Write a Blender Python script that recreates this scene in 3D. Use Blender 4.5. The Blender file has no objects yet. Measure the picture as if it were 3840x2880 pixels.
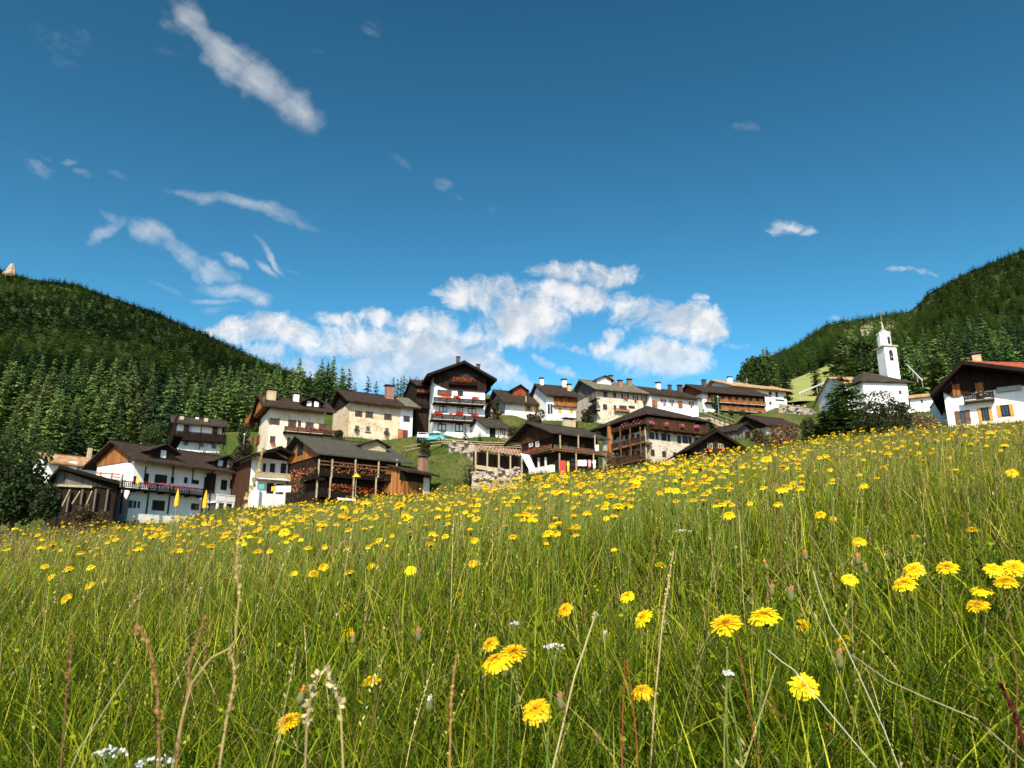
import bpy, math, random
import numpy as np
from mathutils import Matrix, Vector
S = bpy.context.scene
COL = S.collection
PI = math.pi
# ------------------------------------------------------------------ camera
CAMZ = 0.53                      # eye height above the ground under it
PITCH = math.radians(14.7)
FPX = 2700.0                     # focal length in photo pixels (3840 wide)
cam_d = bpy.data.cameras.new('camera')
cam_d.sensor_width = 36.0
cam_d.lens = 36.0 * FPX / 3840.0
cam_d.clip_start = 0.02
cam_d.clip_end = 20000.0
cam_d.dof.use_dof = True; cam_d.dof.focus_distance = 2.3; cam_d.dof.aperture_fstop = 14.0
cam = bpy.data.objects.new('camera', cam_d)
COL.objects.link(cam)
cam.location = (0, 0, CAMZ)
cam.rotation_euler = (PI / 2 + PITCH, 0, 0)
S.camera = cam
CP, SP = math.cos(PITCH), math.sin(PITCH)

def ray(px, py):
    """photo pixel -> (x/y, z/y) direction tangents in the world"""
    xc = (px - 1920.0) / FPX; yc = (1440.0 - py) / FPX
    dy = CP - yc * SP
    return xc / dy, (SP + yc * CP) / dy

def at(px, py, Y):
    a, b = ray(px, py)
    return Vector((a * Y, Y, CAMZ + b * Y))

def proj(p):
    x, y, z = p[0], p[1], p[2] - CAMZ
    f = y * CP + z * SP; u = -y * SP + z * CP
    return 1920 + FPX * x / f, 1440 - FPX * u / f

# ------------------------------------------------------------------ sun and sky
SUN_AZ = math.radians(186)       # clockwise from +Y (seen from above): behind the camera, a little to its left
SUN_EL = math.radians(39)
sdir = Vector((math.sin(SUN_AZ) * math.cos(SUN_EL), math.cos(SUN_AZ) * math.cos(SUN_EL), math.sin(SUN_EL)))
sl = bpy.data.lights.new('sun', 'SUN')
sl.energy = 5.0; sl.angle = math.radians(0.5); sl.color = (1.0, 0.91, 0.75)
so = bpy.data.objects.new('sun', sl); COL.objects.link(so)
so.rotation_euler = (-sdir).to_track_quat('-Z', 'Y').to_euler()
S.view_settings.view_transform = 'Standard'
S.view_settings.look = 'None'
S.view_settings.exposure = 0.52
S.view_settings.gamma = 1.0
S.render.engine = 'CYCLES'
S.cycles.max_bounces = 5
S.cycles.diffuse_bounces = 2
S.cycles.glossy_bounces = 2
S.cycles.transmission_bounces = 3
S.cycles.transparent_max_bounces = 4

W = bpy.data.worlds.new('World'); S.world = W; W.use_nodes = True
wt = W.node_tree; wt.nodes.clear()
SKY_K = 0.084

class NG:
    """small helper to write node maths"""
    def __init__(s, nt): s.nt = nt
    def n(s, t, **kw):
        n = s.nt.nodes.new(t)
        for k, v in kw.items(): setattr(n, k, v)
        return n
    def link(s, a, b): s.nt.links.new(a, b)
    def setin(s, sock, v):
        if hasattr(v, 'links') or isinstance(v, bpy.types.NodeSocket): s.link(v, sock)
        else: sock.default_value = v
    def m(s, op, a, b=None, c=None, clamp=False):
        n = s.n('ShaderNodeMath', operation=op); n.use_clamp = clamp
        s.setin(n.inputs[0], a)
        if b is not None: s.setin(n.inputs[1], b)
        if c is not None: s.setin(n.inputs[2], c)
        return n.outputs[0]
    def v(s, op, a, b=None):
        n = s.n('ShaderNodeVectorMath', operation=op)
        s.setin(n.inputs[0], a)
        if b is not None: s.setin(n.inputs[1], b)
        return n.outputs['Value'] if op in ('DOT_PRODUCT', 'LENGTH') else n.outputs[0]
    def noise(s, vec, scale, detail=4, rough=0.55, dist=0.0):
        n = s.n('ShaderNodeTexNoise'); s.link(vec, n.inputs['Vector'])
        n.inputs['Scale'].default_value = scale; n.inputs['Detail'].default_value = detail
        n.inputs['Roughness'].default_value = rough; n.inputs['Distortion'].default_value = dist
        return n.outputs['Fac']
    def ramp(s, fac, stops, interp='LINEAR'):
        n = s.n('ShaderNodeValToRGB'); cr = n.color_ramp; cr.interpolation = interp
        while len(cr.elements) < len(stops): cr.elements.new(0.5)
        for e, (p, c) in zip(cr.elements, stops):
            e.position = p; e.color = tuple(c) + (1,) if len(c) == 3 else c
        s.link(fac, n.inputs[0]); return n.outputs[0]
    def mix(s, f, a, b, mode='MIX'):
        n = s.n('ShaderNodeMix', data_type='RGBA', blend_type=mode)
        s.setin(n.inputs['Factor'], f)
        for k, v in ((6, a), (7, b)):
            if isinstance(v, (tuple, list)): n.inputs[k].default_value = tuple(v) + (1,) if len(v) == 3 else v
            else: s.link(v, n.inputs[k])
        return n.outputs[2]
    def mapr(s, v, a, b, c=0.0, d=1.0, smooth=True):
        n = s.n('ShaderNodeMapRange'); n.interpolation_type = 'SMOOTHSTEP' if smooth else 'LINEAR'
        s.setin(n.inputs[0], v)
        for i, q in enumerate((a, b, c, d)): n.inputs[i + 1].default_value = q
        return n.outputs[0]

g = NG(wt)
sky = g.n('ShaderNodeTexSky', sky_type='NISHITA')
sky.sun_disc = False; sky.sun_elevation = SUN_EL; sky.sun_rotation = SUN_AZ
sky.altitude = 1300; sky.air_density = 1.0; sky.dust_density = 2.6; sky.ozone_density = 2.4
hs = g.n('ShaderNodeHueSaturation'); hs.inputs['Hue'].default_value = 0.464
hs.inputs['Saturation'].default_value = 1.10; hs.inputs['Value'].default_value = 1.0
g.link(sky.outputs[0], hs.inputs['Color'])
skyc = hs.outputs[0]
# clouds: soft ellipses in the sky's own directions (tangent plane of the +Y direction), broken up by noise
tc = g.n('ShaderNodeTexCoord')
sx = g.n('ShaderNodeSeparateXYZ'); g.link(tc.outputs['Generated'], sx.inputs[0])
ysafe = g.m('MAXIMUM', sx.outputs[1], 0.05)
gx = g.m('DIVIDE', sx.outputs[0], ysafe); gz = g.m('DIVIDE', sx.outputs[2], ysafe)
def comb(a, b, c=0.0):
    n = g.n('ShaderNodeCombineXYZ'); g.setin(n.inputs[0], a); g.setin(n.inputs[1], b); g.setin(n.inputs[2], c); return n.outputs[0]
P0 = comb(gx, gz, 0.0)
w1 = g.n('ShaderNodeTexNoise'); g.link(P0, w1.inputs['Vector']); w1.inputs['Scale'].default_value = 9; w1.inputs['Detail'].default_value = 4
wv = g.v('MULTIPLY', g.v('SUBTRACT', w1.outputs['Color'], (0.5, 0.5, 0.5)), (0.09, 0.06, 0))
P1 = g.v('ADD', P0, wv)
s1 = g.n('ShaderNodeSeparateXYZ'); g.link(P1, s1.inputs[0])
P = comb(s1.outputs[0], s1.outputs[1], 1.0)
Pc = P
# stretched coordinates for the wisps, running down to the right
ca, sa = math.cos(math.radians(-38)), math.sin(math.radians(-38))
wn = comb(g.v('DOT_PRODUCT', P0, (ca * 5, sa * 5, 0)), g.v('DOT_PRODUCT', P0, (-sa * 20, ca * 20, 0)), 0.3)
CUM = [(2206,1026,190,48,0,1),(2110,1040,80,22,0,.8),(1745,1095,85,55,0,1),(1640,1080,40,16,-20,.6),(1880,1110,130,62,10,1),(1960,1190,150,100,0,1.1),
 (2190,1120,120,58,-8,1),(2060,1100,90,40,-20,.8),(2250,1160,60,20,-60,.5),(1595,1210,115,50,5,1),(1660,1320,210,115,0,1.2),(1830,1385,130,60,20,1),(2545,1185,150,75,12,1),(2640,1225,85,85,0,1.1),
 (2620,1300,60,60,0,.6),(2400,1165,110,50,25,.75),(2340,1090,70,25,30,.5),(2320,1240,45,30,0,.8),(2480,1345,180,62,6,1.1),(2640,1390,60,30,0,.5),(2265,1285,60,38,-20,.8),
 (2310,1310,80,30,20,.7),(2130,1290,90,16,22,.62),(2070,1365,110,20,34,.66),(2765,1288,60,16,-8,.65),(960,1240,170,60,0,1),(1080,1262,120,58,5,1),(830,1235,80,30,0,.9),
 (1310,1190,140,34,5,.8),(1420,1172,70,34,0,.8),(1380,1280,240,80,0,1.05),(1180,1285,110,40,15,.8),(1150,1385,260,60,0,.9),(1420,1385,320,95,0,1.05),(1610,1205,100,55,0,1),
 (1650,1400,200,60,0,.8),(1950,1440,140,40,0,.7),(1180,1440,300,60,0,.8),(2050,1450,120,20,0,.5),(1000,1330,120,40,0,.7),(2580,1090,46,16,10,.62),(3411,1028,75,18,5,.62),(2990,845,80,30,5,.66)]
CIR = [(720,80,120,58,40,.95),(850,215,165,70,40,1.15),(990,320,160,66,38,1.2),(1110,415,130,58,42,1.1),(1190,460,60,45,0,.55),(640,90,110,30,35,.5),(190,170,140,60,35,.26),(315,160,70,50,0,.25),
 (620,190,60,30,10,.4),(113,630,65,22,28,.7),(60,575,90,12,30,.45),(132,595,35,14,20,.5),(232,617,42,14,15,.7),(285,668,55,16,15,.55),(450,665,80,18,12,.5),(380,700,40,14,0,.35),
 (930,785,280,24,13,.85),(900,762,90,16,0,.4),(550,865,85,48,20,1.05),(680,935,150,32,38,.95),(800,1000,100,28,28,1),(398,865,70,24,-35,.8),(420,822,40,14,20,.6),(855,970,55,16,30,.8),
 (1000,955,95,16,48,.85),(985,1000,65,13,32,.75),(1085,1010,50,7,35,.5),(640,1060,120,12,15,.45),(890,1085,130,28,15,.9),(820,1115,95,14,8,.7),(970,1125,55,35,20,.8),(830,1150,60,14,0,.5),
 (1400,100,60,38,20,.42),(1220,180,60,22,10,.35),(1340,400,30,20,0,.3),(1670,695,40,32,40,.5),(1700,735,60,20,30,.42),(1570,190,40,14,0,.3),(2810,482,65,18,0,.42),(3130,1200,40,12,10,.6),(1500,600,60,26,30,.3),(1370,730,30,12,0,.35),(1860,790,50,14,0,.3)]
def ellfield(L, vec):
    tot = None
    for (cx, cy, rx, ry, an, w) in L:
        a = math.radians(an)
        c0 = np.array(ray(cx, cy)); e = 4.0
        ax = (np.array(ray(cx + e * math.cos(a), cy + e * math.sin(a))) - c0) / e * rx
        ay = (np.array(ray(cx - e * math.sin(a), cy + e * math.cos(a))) - c0) / e * ry
        Mi = np.linalg.inv(np.array([ax, ay]).T)
        t = -Mi @ c0
        u = g.v('DOT_PRODUCT', vec, (Mi[0, 0], Mi[0, 1], t[0]))
        v_ = g.v('DOT_PRODUCT', vec, (Mi[1, 0], Mi[1, 1], t[1]))
        q = g.m('MULTIPLY_ADD', v_, v_, g.m('MULTIPLY', u, u))
        f = g.m('MULTIPLY_ADD', q, -0.52 * w, w)
        if tot is None: tot = f
        else:
            n = g.n('ShaderNodeMath', operation='SMOOTH_MAX'); g.link(tot, n.inputs[0]); g.link(f, n.inputs[1]); n.inputs[2].default_value = 0.05; tot = n.outputs[0]
    return tot
fc = ellfield(CUM, Pc); fw = ellfield(CIR, P)
n1 = g.noise(P1, 14, 8, 0.60); n2 = g.noise(P1, 45, 5, 0.6)
n4 = g.noise(P1, 110, 4, 0.6)
bil = g.m('ADD', g.m('ADD', g.m('MULTIPLY', n1, 1.1), g.m('MULTIPLY', n2, 0.6)), g.m('MULTIPLY', n4, 0.3))      # about 0..2, mean 1
dc = g.mapr(g.m('ADD', fc, g.m('MULTIPLY', g.m('SUBTRACT', bil, 1.0), 1.7)), 0.22, 1.05)
dc = g.m('MULTIPLY', dc, g.mapr(gz, 0.20, 0.36, 0.35, 1.0))
n3 = g.noise(wn, 1.6, 7, 0.62, 0.4)
n3b = g.noise(P0, 26, 5, 0.6)
dw = g.mapr(g.m('ADD', fw, g.m('MULTIPLY_ADD', g.m('ADD', g.m('MULTIPLY', n3, .7), g.m('MULTIPLY', n3b, .5)), 1.7, -1.02)), 0.22, 1.75)
front = g.mapr(sx.outputs[1], 0.05, 0.2)
dc = g.m('MULTIPLY', g.m('MULTIPLY', dc, 0.97), front); dw = g.m('MULTIPLY', g.m('MULTIPLY', dw, 0.92), front)
dens = g.m('MAXIMUM', dc, dw)
# cloud brightness: thick parts away from the sun are greyer
nb = g.n('ShaderNodeTexNoise'); g.link(g.v('ADD', P1, (0.012, -0.022, 0)), nb.inputs['Vector']); nb.inputs['Scale'].default_value = 14; nb.inputs['Detail'].default_value = 6; nb.inputs['Roughness'].default_value = 0.6
rel = g.m('SUBTRACT', n1, nb.outputs['Fac'])
shade = g.mapr(g.m('MULTIPLY_ADD', rel, 2.2, g.m('MULTIPLY_ADD', fc, -0.28, 0.62)), 0.05, 0.75)
ccol = g.mix(shade, (0.42, 0.47, 0.53), (0.74, 0.73, 0.72))
hi = g.mapr(gz, 0.25, 0.75)
ccol = g.mix(g.m('MULTIPLY', hi, 0.6), ccol, (0.27, 0.31, 0.36))
bgs = g.n('ShaderNodeVectorMath', operation='SCALE'); g.link(skyc, bgs.inputs[0]); bgs.inputs['Scale'].default_value = SKY_K
gm_ = g.n('ShaderNodeGamma'); g.link(bgs.outputs[0], gm_.inputs[0]); gm_.inputs[1].default_value = 1.6
gs_ = g.n('ShaderNodeVectorMath', operation='SCALE'); g.link(gm_.outputs[0], gs_.inputs[0]); gs_.inputs['Scale'].default_value = 2.6
allc = g.mix(dens, gs_.outputs[0], ccol)
bg = g.n('ShaderNodeBackground'); g.link(allc, bg.inputs[0]); bg.inputs[1].default_value = 1.0
wo = g.n('ShaderNodeOutputWorld'); g.link(bg.outputs[0], wo.inputs[0])
W.cycles.sampling_method = 'MANUAL'; W.cycles.sample_map_resolution = 512

# ------------------------------------------------------------------ materials
MATS = {}
def newmat(name):
    m = bpy.data.materials.new(name); m.use_nodes = True
    nt = m.node_tree; nt.nodes.clear(); q = NG(nt)
    b = q.n('ShaderNodeBsdfPrincipled'); o = q.n('ShaderNodeOutputMaterial'); q.link(b.outputs[0], o.inputs[0])
    MATS[name] = m
    return m, q, b, o
def bump(q, b, h, s, d=0.02):
    n = q.n('ShaderNodeBump'); n.inputs['Strength'].default_value = s; n.inputs['Distance'].default_value = d
    q.link(h, n.inputs['Height']); q.link(n.outputs[0], b.inputs['Normal'])
def mat_simple(name, c, rough=0.8, var=0.25, scale=1.5, spec=0.3, c2=None, metal=0.0):
    m, q, b, o = newmat(name)
    t = q.n('ShaderNodeTexCoord')
    n = q.noise(t.outputs['Object'], scale, 6, 0.65)
    c2 = c2 or tuple(x * (1 - var) for x in c)
    q.link(q.ramp(n, [(0.32, c2), (0.62, c)]), b.inputs['Base Color'])
    b.inputs['Roughness'].default_value = rough; b.inputs['Specular IOR Level'].default_value = spec; b.inputs['Metallic'].default_value = metal
    return m
def mat_boards(name, c, c2, axis=0, pitch=0.22, var=0.6):
    """boards running vertically (axis 0) or horizontally (axis 2), each with its own tone, gaps and stains"""
    m, q, b, o = newmat(name)
    t = q.n('ShaderNodeTexCoord'); s = q.n('ShaderNodeSeparateXYZ'); q.link(t.outputs['Object'], s.inputs[0])
    a = q.m('ADD', s.outputs[0], s.outputs[1]) if axis == 0 else s.outputs[2]
    k = q.m('DIVIDE', a, pitch); fr = q.m('FRACT', k); fl = q.m('FLOOR', k)
    wn_ = q.n('ShaderNodeTexWhiteNoise', noise_dimensions='1D'); q.link(fl, wn_.inputs['W'])
    gr = q.noise(q.v('MULTIPLY', t.outputs['Object'], (3, 3, .7) if axis == 0 else (.7, .7, 5)), 2.0, 6, 0.7)
    f = q.m('ADD', q.m('MULTIPLY', wn_.outputs[0], 0.45), q.m('MULTIPLY', gr, 0.6))
    base = q.ramp(f, [(0.2, c2), (0.8, c)])
    gap = q.m('LESS_THAN', fr, 0.10)
    q.link(q.mix(gap, base, tuple(x * 0.2 for x in c2)), b.inputs['Base Color'])
    bump(q, b, q.m('SUBTRACT', gr, gap), 0.5, 0.02)
    b.inputs['Roughness'].default_value = 0.85; b.inputs['Specular IOR Level'].default_value = 0.1
    return m
def mat_roof(name, c, c2, pitch=0.35, moss=None, patch=None):
    """courses of shingles or tiles: rows along the roof, joints within each row, random tone per tile"""
    m, q, b, o = newmat(name)
    t = q.n('ShaderNodeTexCoord'); s = q.n('ShaderNodeSeparateXYZ'); q.link(t.outputs['UV'], s.inputs[0])
    r = q.m('DIVIDE', s.outputs[1], pitch); rf = q.m('FLOOR', r); fr = q.m('FRACT', r)
    cx = q.m('ADD', q.m('DIVIDE', s.outputs[0], pitch * 0.8), q.m('MULTIPLY', rf, 0.37)); cf = q.m('FLOOR', cx)
    cb = q.n('ShaderNodeCombineXYZ'); q.link(rf, cb.inputs[0]); q.link(cf, cb.inputs[1])
    wn_ = q.n('ShaderNodeTexWhiteNoise', noise_dimensions='2D'); q.link(cb.outputs[0], wn_.inputs['Vector'])
    big = q.noise(t.outputs['UV'], 0.55, 6, 0.7)
    f = q.m('ADD', q.m('MULTIPLY', wn_.outputs[0], 0.5), q.m('MULTIPLY', big, 0.75))
    base = q.ramp(f, [(0.3, c2), (0.9, c)])
    if patch: base = q.mix(q.mapr(q.noise(t.outputs['UV'], 0.9, 5, 0.7), 0.5, 0.62), base, patch)
    if moss: base = q.mix(q.mapr(q.noise(t.outputs['UV'], 0.35, 7, 0.75, 0.5), 0.54, 0.66), base, moss)
    gap = q.m('MAXIMUM', q.m('LESS_THAN', fr, 0.14), q.m('LESS_THAN', q.m('FRACT', cx), 0.08))
    q.link(q.mix(q.m('MULTIPLY', gap, 0.75), base, tuple(x * 0.25 for x in c2)), b.inputs['Base Color'])
    bump(q, b, fr, 0.6, 0.05)
    b.inputs['Roughness'].default_value = 0.8; b.inputs['Specular IOR Level'].default_value = 0.15
    return m
def mat_stone(name, c, c2, mortar, scale=2.2, amount=1.0):
    m, q, b, o = newmat(name)
    t = q.n('ShaderNodeTexCoord')
    wv_ = q.n('ShaderNodeTexNoise'); q.link(t.outputs['Object'], wv_.inputs['Vector']); wv_.inputs['Scale'].default_value = 2.0
    vec = q.v('ADD', t.outputs['Object'], q.v('MULTIPLY', wv_.outputs['Color'], (.3, .3, .2)))
    vec = q.v('MULTIPLY', vec, (1, 1, 1.6))
    vo = q.n('ShaderNodeTexVoronoi', feature='F1'); q.link(vec, vo.inputs['Vector']); vo.inputs['Scale'].default_value = scale
    ve = q.n('ShaderNodeTexVoronoi', feature='DISTANCE_TO_EDGE'); q.link(vec, ve.inputs['Vector']); ve.inputs['Scale'].default_value = scale
    wn_ = q.n('ShaderNodeTexWhiteNoise', noise_dimensions='3D'); q.link(vo.outputs['Position'], wn_.inputs['Vector'])
    big = q.noise(t.outputs['Object'], 0.45, 6, 0.7)
    st = q.ramp(q.m('ADD', q.m('MULTIPLY', wn_.outputs[0], 0.5), q.m('MULTIPLY', big, 0.6)), [(0.2, c2), (0.8, c)])
    edge = q.m('LESS_THAN', ve.outputs['Distance'], 0.055)
    pl = q.mix(q.mapr(q.noise(t.outputs['Object'], 0.6, 6, 0.7), 0.42, 0.58), q.mix(edge, st, mortar), mortar) if amount < 1 else q.mix(edge, st, mortar)
    q.link(pl, b.inputs['Base Color']); b.inputs['Roughness'].default_value = 0.9
    bump(q, b, ve.outputs['Distance'], 0.5, 0.08)
    return m
def mat_tint(name, rough=0.6, trans=0.0, spec=0.25, objvar=0.0, att='col', gain=1.0):
    """colour carried per blade / petal / leaf by the mesh attribute 'col' (own colour, with painted shade in the conifers)"""
    m, q, b, o = newmat(name)
    a = q.n('ShaderNodeAttribute'); a.attribute_name = att
    c = a.outputs['Color']
    if objvar:
        oi = q.n('ShaderNodeObjectInfo'); h = q.n('ShaderNodeHueSaturation')
        h.inputs['Hue'].default_value = 0.5; q.link(c, h.inputs['Color'])
        q.link(q.m('MULTIPLY_ADD', oi.outputs['Random'], objvar, 1 - objvar / 2), h.inputs['Value'])
        q.link(q.m('MULTIPLY_ADD', oi.outputs['Random'], 0.03, 0.485), h.inputs['Hue'])
        c = h.outputs[0]
    q.link(c, b.inputs['Base Color']); b.inputs['Roughness'].default_value = rough; b.inputs['Specular IOR Level'].default_value = spec
    if trans:
        tr = q.n('ShaderNodeBsdfTranslucent'); q.link(c, tr.inputs[0]); mx = q.n('ShaderNodeMixShader'); mx.inputs[0].default_value = trans
        q.link(b.outputs[0], mx.inputs[1]); q.link(tr.outputs[0], mx.inputs[2]); q.link(mx.outputs[0], o.inputs[0])
    return m

def mat_plaster(name, c, stain, amt):
    m, q, b, o = newmat(name); t = q.n('ShaderNodeTexCoord')
    big = q.noise(t.outputs['Object'], 0.5, 7, 0.7, 0.6)
    drip = q.noise(q.v('MULTIPLY', t.outputs['Object'], (2.6, 2.6, .22)), 1.6, 5, 0.7)
    fine = q.noise(t.outputs['Object'], 9, 4, 0.7)
    f = q.m('MULTIPLY', q.mapr(q.m('ADD', q.m('MULTIPLY', big, .6), q.m('MULTIPLY', drip, .5)), .52, .72), amt)
    col = q.mix(f, c, stain); col = q.mix(q.m('MULTIPLY', q.mapr(fine, .35, .7), .16), col, tuple(x * .6 for x in c))
    q.link(col, b.inputs['Base Color']); b.inputs['Roughness'].default_value = .92; b.inputs['Specular IOR Level'].default_value = .15
    bump(q, b, fine, .35, .03)
mat_plaster('white_plaster', (0.76, 0.74, 0.69), (0.46, 0.41, 0.33), .75)
mat_plaster('bright_plaster', (0.82, 0.81, 0.78), (0.56, 0.52, 0.46), .55)
mat_plaster('cream_plaster', (0.74, 0.65, 0.48), (0.42, 0.32, 0.20), .85)
mat_stone('cream_stone', (0.62, 0.47, 0.29), (0.26, 0.18, 0.10), (0.60, 0.50, 0.35), 2.0, 0.5)
mat_stone('grey_stone', (0.60, 0.51, 0.38), (0.20, 0.15, 0.11), (0.52, 0.46, 0.36), 2.2, 0.5)
mat_stone('rubble', (0.46, 0.38, 0.28), (0.2, 0.16, 0.12), (0.28, 0.24, 0.18), 2.0)
mat_boards('dark_boards', (0.034, 0.020, 0.013), (0.012, 0.008, 0.006))
mat_boards('brown_boards', (0.10, 0.046, 0.022), (0.034, 0.017, 0.010))
mat_boards('orange_boards', (0.42, 0.17, 0.05), (0.13, 0.05, 0.02))
mat_boards('grey_boards', (0.22, 0.19, 0.16), (0.07, 0.055, 0.045))
mat_boards('red_boards', (0.33, 0.085, 0.03), (0.15, 0.035, 0.02))
mat_roof('dark_shingle', (0.062, 0.040, 0.029), (0.026, 0.017, 0.013))
mat_roof('mossy_shingle', (0.070, 0.055, 0.042), (0.030, 0.023, 0.018), moss=(0.17, 0.14, 0.06))
mat_roof('olive_slate', (0.085, 0.080, 0.060), (0.058, 0.054, 0.042), 0.45)
mat_roof('grey_slate', (0.19, 0.17, 0.115), (0.10, 0.09, 0.065), 0.45)
mat_roof('old_tiles', (0.55, 0.33, 0.17), (0.26, 0.10, 0.05), 0.4, patch=(0.62, 0.47, 0.28))
mat_roof('tan_tiles', (0.55, 0.36, 0.19), (0.34, 0.20, 0.10), 0.4)
mat_roof('red_tiles', (0.42, 0.10, 0.055), (0.24, 0.055, 0.035), 0.4)
mat_simple('old_beam', (0.16, 0.085, 0.04), 0.8, 0.5, 3)
mat_simple('pale_wood', (0.46, 0.36, 0.22), 0.8, 0.4, 4)
mat_simple('orange_beam', (0.46, 0.17, 0.05), 0.7, 0.4, 3)
mat_simple('dark_wood', (0.018, 0.011, 0.008), 0.85, 0.5, 3, 0.1)
mat_simple('chimney_plaster', (0.50, 0.40, 0.24), 0.9, 0.3, 2)
mat_simple('chimney_brick', (0.30, 0.16, 0.11), 0.9, 0.4, 3)
mat_simple('chimney_dark', (0.09, 0.06, 0.05), 0.9, 0.4, 3)
mat_simple('cap_slab', (0.07, 0.05, 0.045), 0.8, 0.3, 3)
mat_simple('metal_sheet', (0.26, 0.25, 0.23), 0.45, 0.3, 1.5, metal=0.4)
mat_simple('curtain', (0.72, 0.80, 0.80), 0.8, 0.25, 2)
mat_simple('brick', (0.42, 0.15, 0.08), 0.9, 0.3, 4)
mat_simple('door_brown', (0.12, 0.035, 0.02), 0.6, 0.3, 3)
mat_simple('shutter_brown', (0.10, 0.045, 0.022), 0.7, 0.4, 3)
mat_simple('shutter_orange', (0.62, 0.29, 0.05), 0.6, 0.35, 3)
mat_simple('shutter_green', (0.03, 0.06, 0.045), 0.6, 0.35, 3)
mat_simple('yellow_cloth', (0.75, 0.45, 0.03), 0.8, 0.25, 4)
mat_simple('red_cloth', (0.62, 0.05, 0.03), 0.8, 0.25, 4)
mat_simple('white_cloth', (0.80, 0.80, 0.82), 0.8, 0.1, 4)
mat_simple('pink_cloth', (0.75, 0.30, 0.33), 0.8, 0.1, 4)
mat_simple('steel_pole', (0.35, 0.35, 0.34), 0.4, 0.2, 3, metal=0.6)
mat_simple('rubber_and_shade', (0.02, 0.02, 0.02), 0.8)
mat_simple('teal_paint', (0.10, 0.36, 0.36), 0.3, 0.1, 1, 0.5)
mat_simple('white_paint', (0.78, 0.78, 0.78), 0.3, 0.05, 1, 0.5)
mat_simple('lamp_glass', (0.7, 0.7, 0.65), 0.2, 0.1, 5, 0.6)
mat_simple('bronze', (0.25, 0.18, 0.08), 0.4, 0.3, 4, metal=0.7)
mat_simple('dome_metal', (0.40, 0.40, 0.26), 0.45, 0.4, 2, metal=0.3)
mat_simple('bark', (0.10, 0.07, 0.05), 0.9, 0.5, 5)
mat_simple('rusty_sheet', (0.45, 0.30, 0.20), 0.7, 0.5, 1.2, c2=(0.22, 0.06, 0.03))
mat_simple('crag', (0.46, 0.35, 0.24), 0.9, 0.5, 0.08, c2=(0.16, 0.11, 0.07))
m, q, b, o = newmat('glass'); b.inputs['Base Color'].default_value = (0.02, 0.025, 0.03, 1); b.inputs['Roughness'].default_value = 0.08; b.inputs['Specular IOR Level'].default_value = 0.6
mat_tint('petal', 0.55, 0.25, 0.2, objvar=0.28)
mat_tint('grass_blade', 0.5, 0.38, 0.10)
mat_tint('stem', 0.5, 0.1, 0.3)
mat_tint('leaf', 0.65, 0.2, 0.12)
mat_tint('needles', 0.6, 0.15, 0.2, objvar=0.55)
mat_tint('far_needles', 0.7, 0.12, 0.15)
def mat_ground(name, stops, scale, bscale=3.0, extra=None):
    m, q, b, o = newmat(name); t = q.n('ShaderNodeTexCoord')
    f = q.m('ADD', q.m('MULTIPLY', q.noise(t.outputs['Object'], scale, 8, 0.7), 0.6), q.m('MULTIPLY', q.noise(t.outputs['Object'], scale * 14, 5, 0.7), 0.4))
    q.link(q.ramp(f, stops), b.inputs['Base Color']); b.inputs['Roughness'].default_value = 0.95; b.inputs['Specular IOR Level'].default_value = 0.1
    bump(q, b, q.noise(t.outputs['Object'], bscale, 6, 0.8), 0.8, 0.15)
    return m
mat_ground('ground', [(0.35, (0.022, 0.034, 0.008)), (0.5, (0.055, 0.080, 0.014)), (0.62, (0.12, 0.10, 0.04)), (0.72, (0.24, 0.19, 0.11))], 0.12, 6)
mat_ground('hill_grass', [(0.3, (0.14, 0.17, 0.04)), (0.5, (0.26, 0.28, 0.08)), (0.7, (0.36, 0.34, 0.13))], 0.02, 0.3)
mat_ground('hill_floor', [(0.3, (0.02, 0.035, 0.01)), (0.6, (0.05, 0.08, 0.02)), (0.75, (0.12, 0.13, 0.05))], 0.02, 0.3)
mat_ground('scree', [(0.35, (0.10, 0.12, 0.04)), (0.5, (0.30, 0.26, 0.15)), (0.65, (0.55, 0.46, 0.32))], 0.05, 0.5)
mat_ground('gravel', [(0.3, (0.26, 0.20, 0.14)), (0.7, (0.52, 0.44, 0.32))], 0.8, 9)

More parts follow.
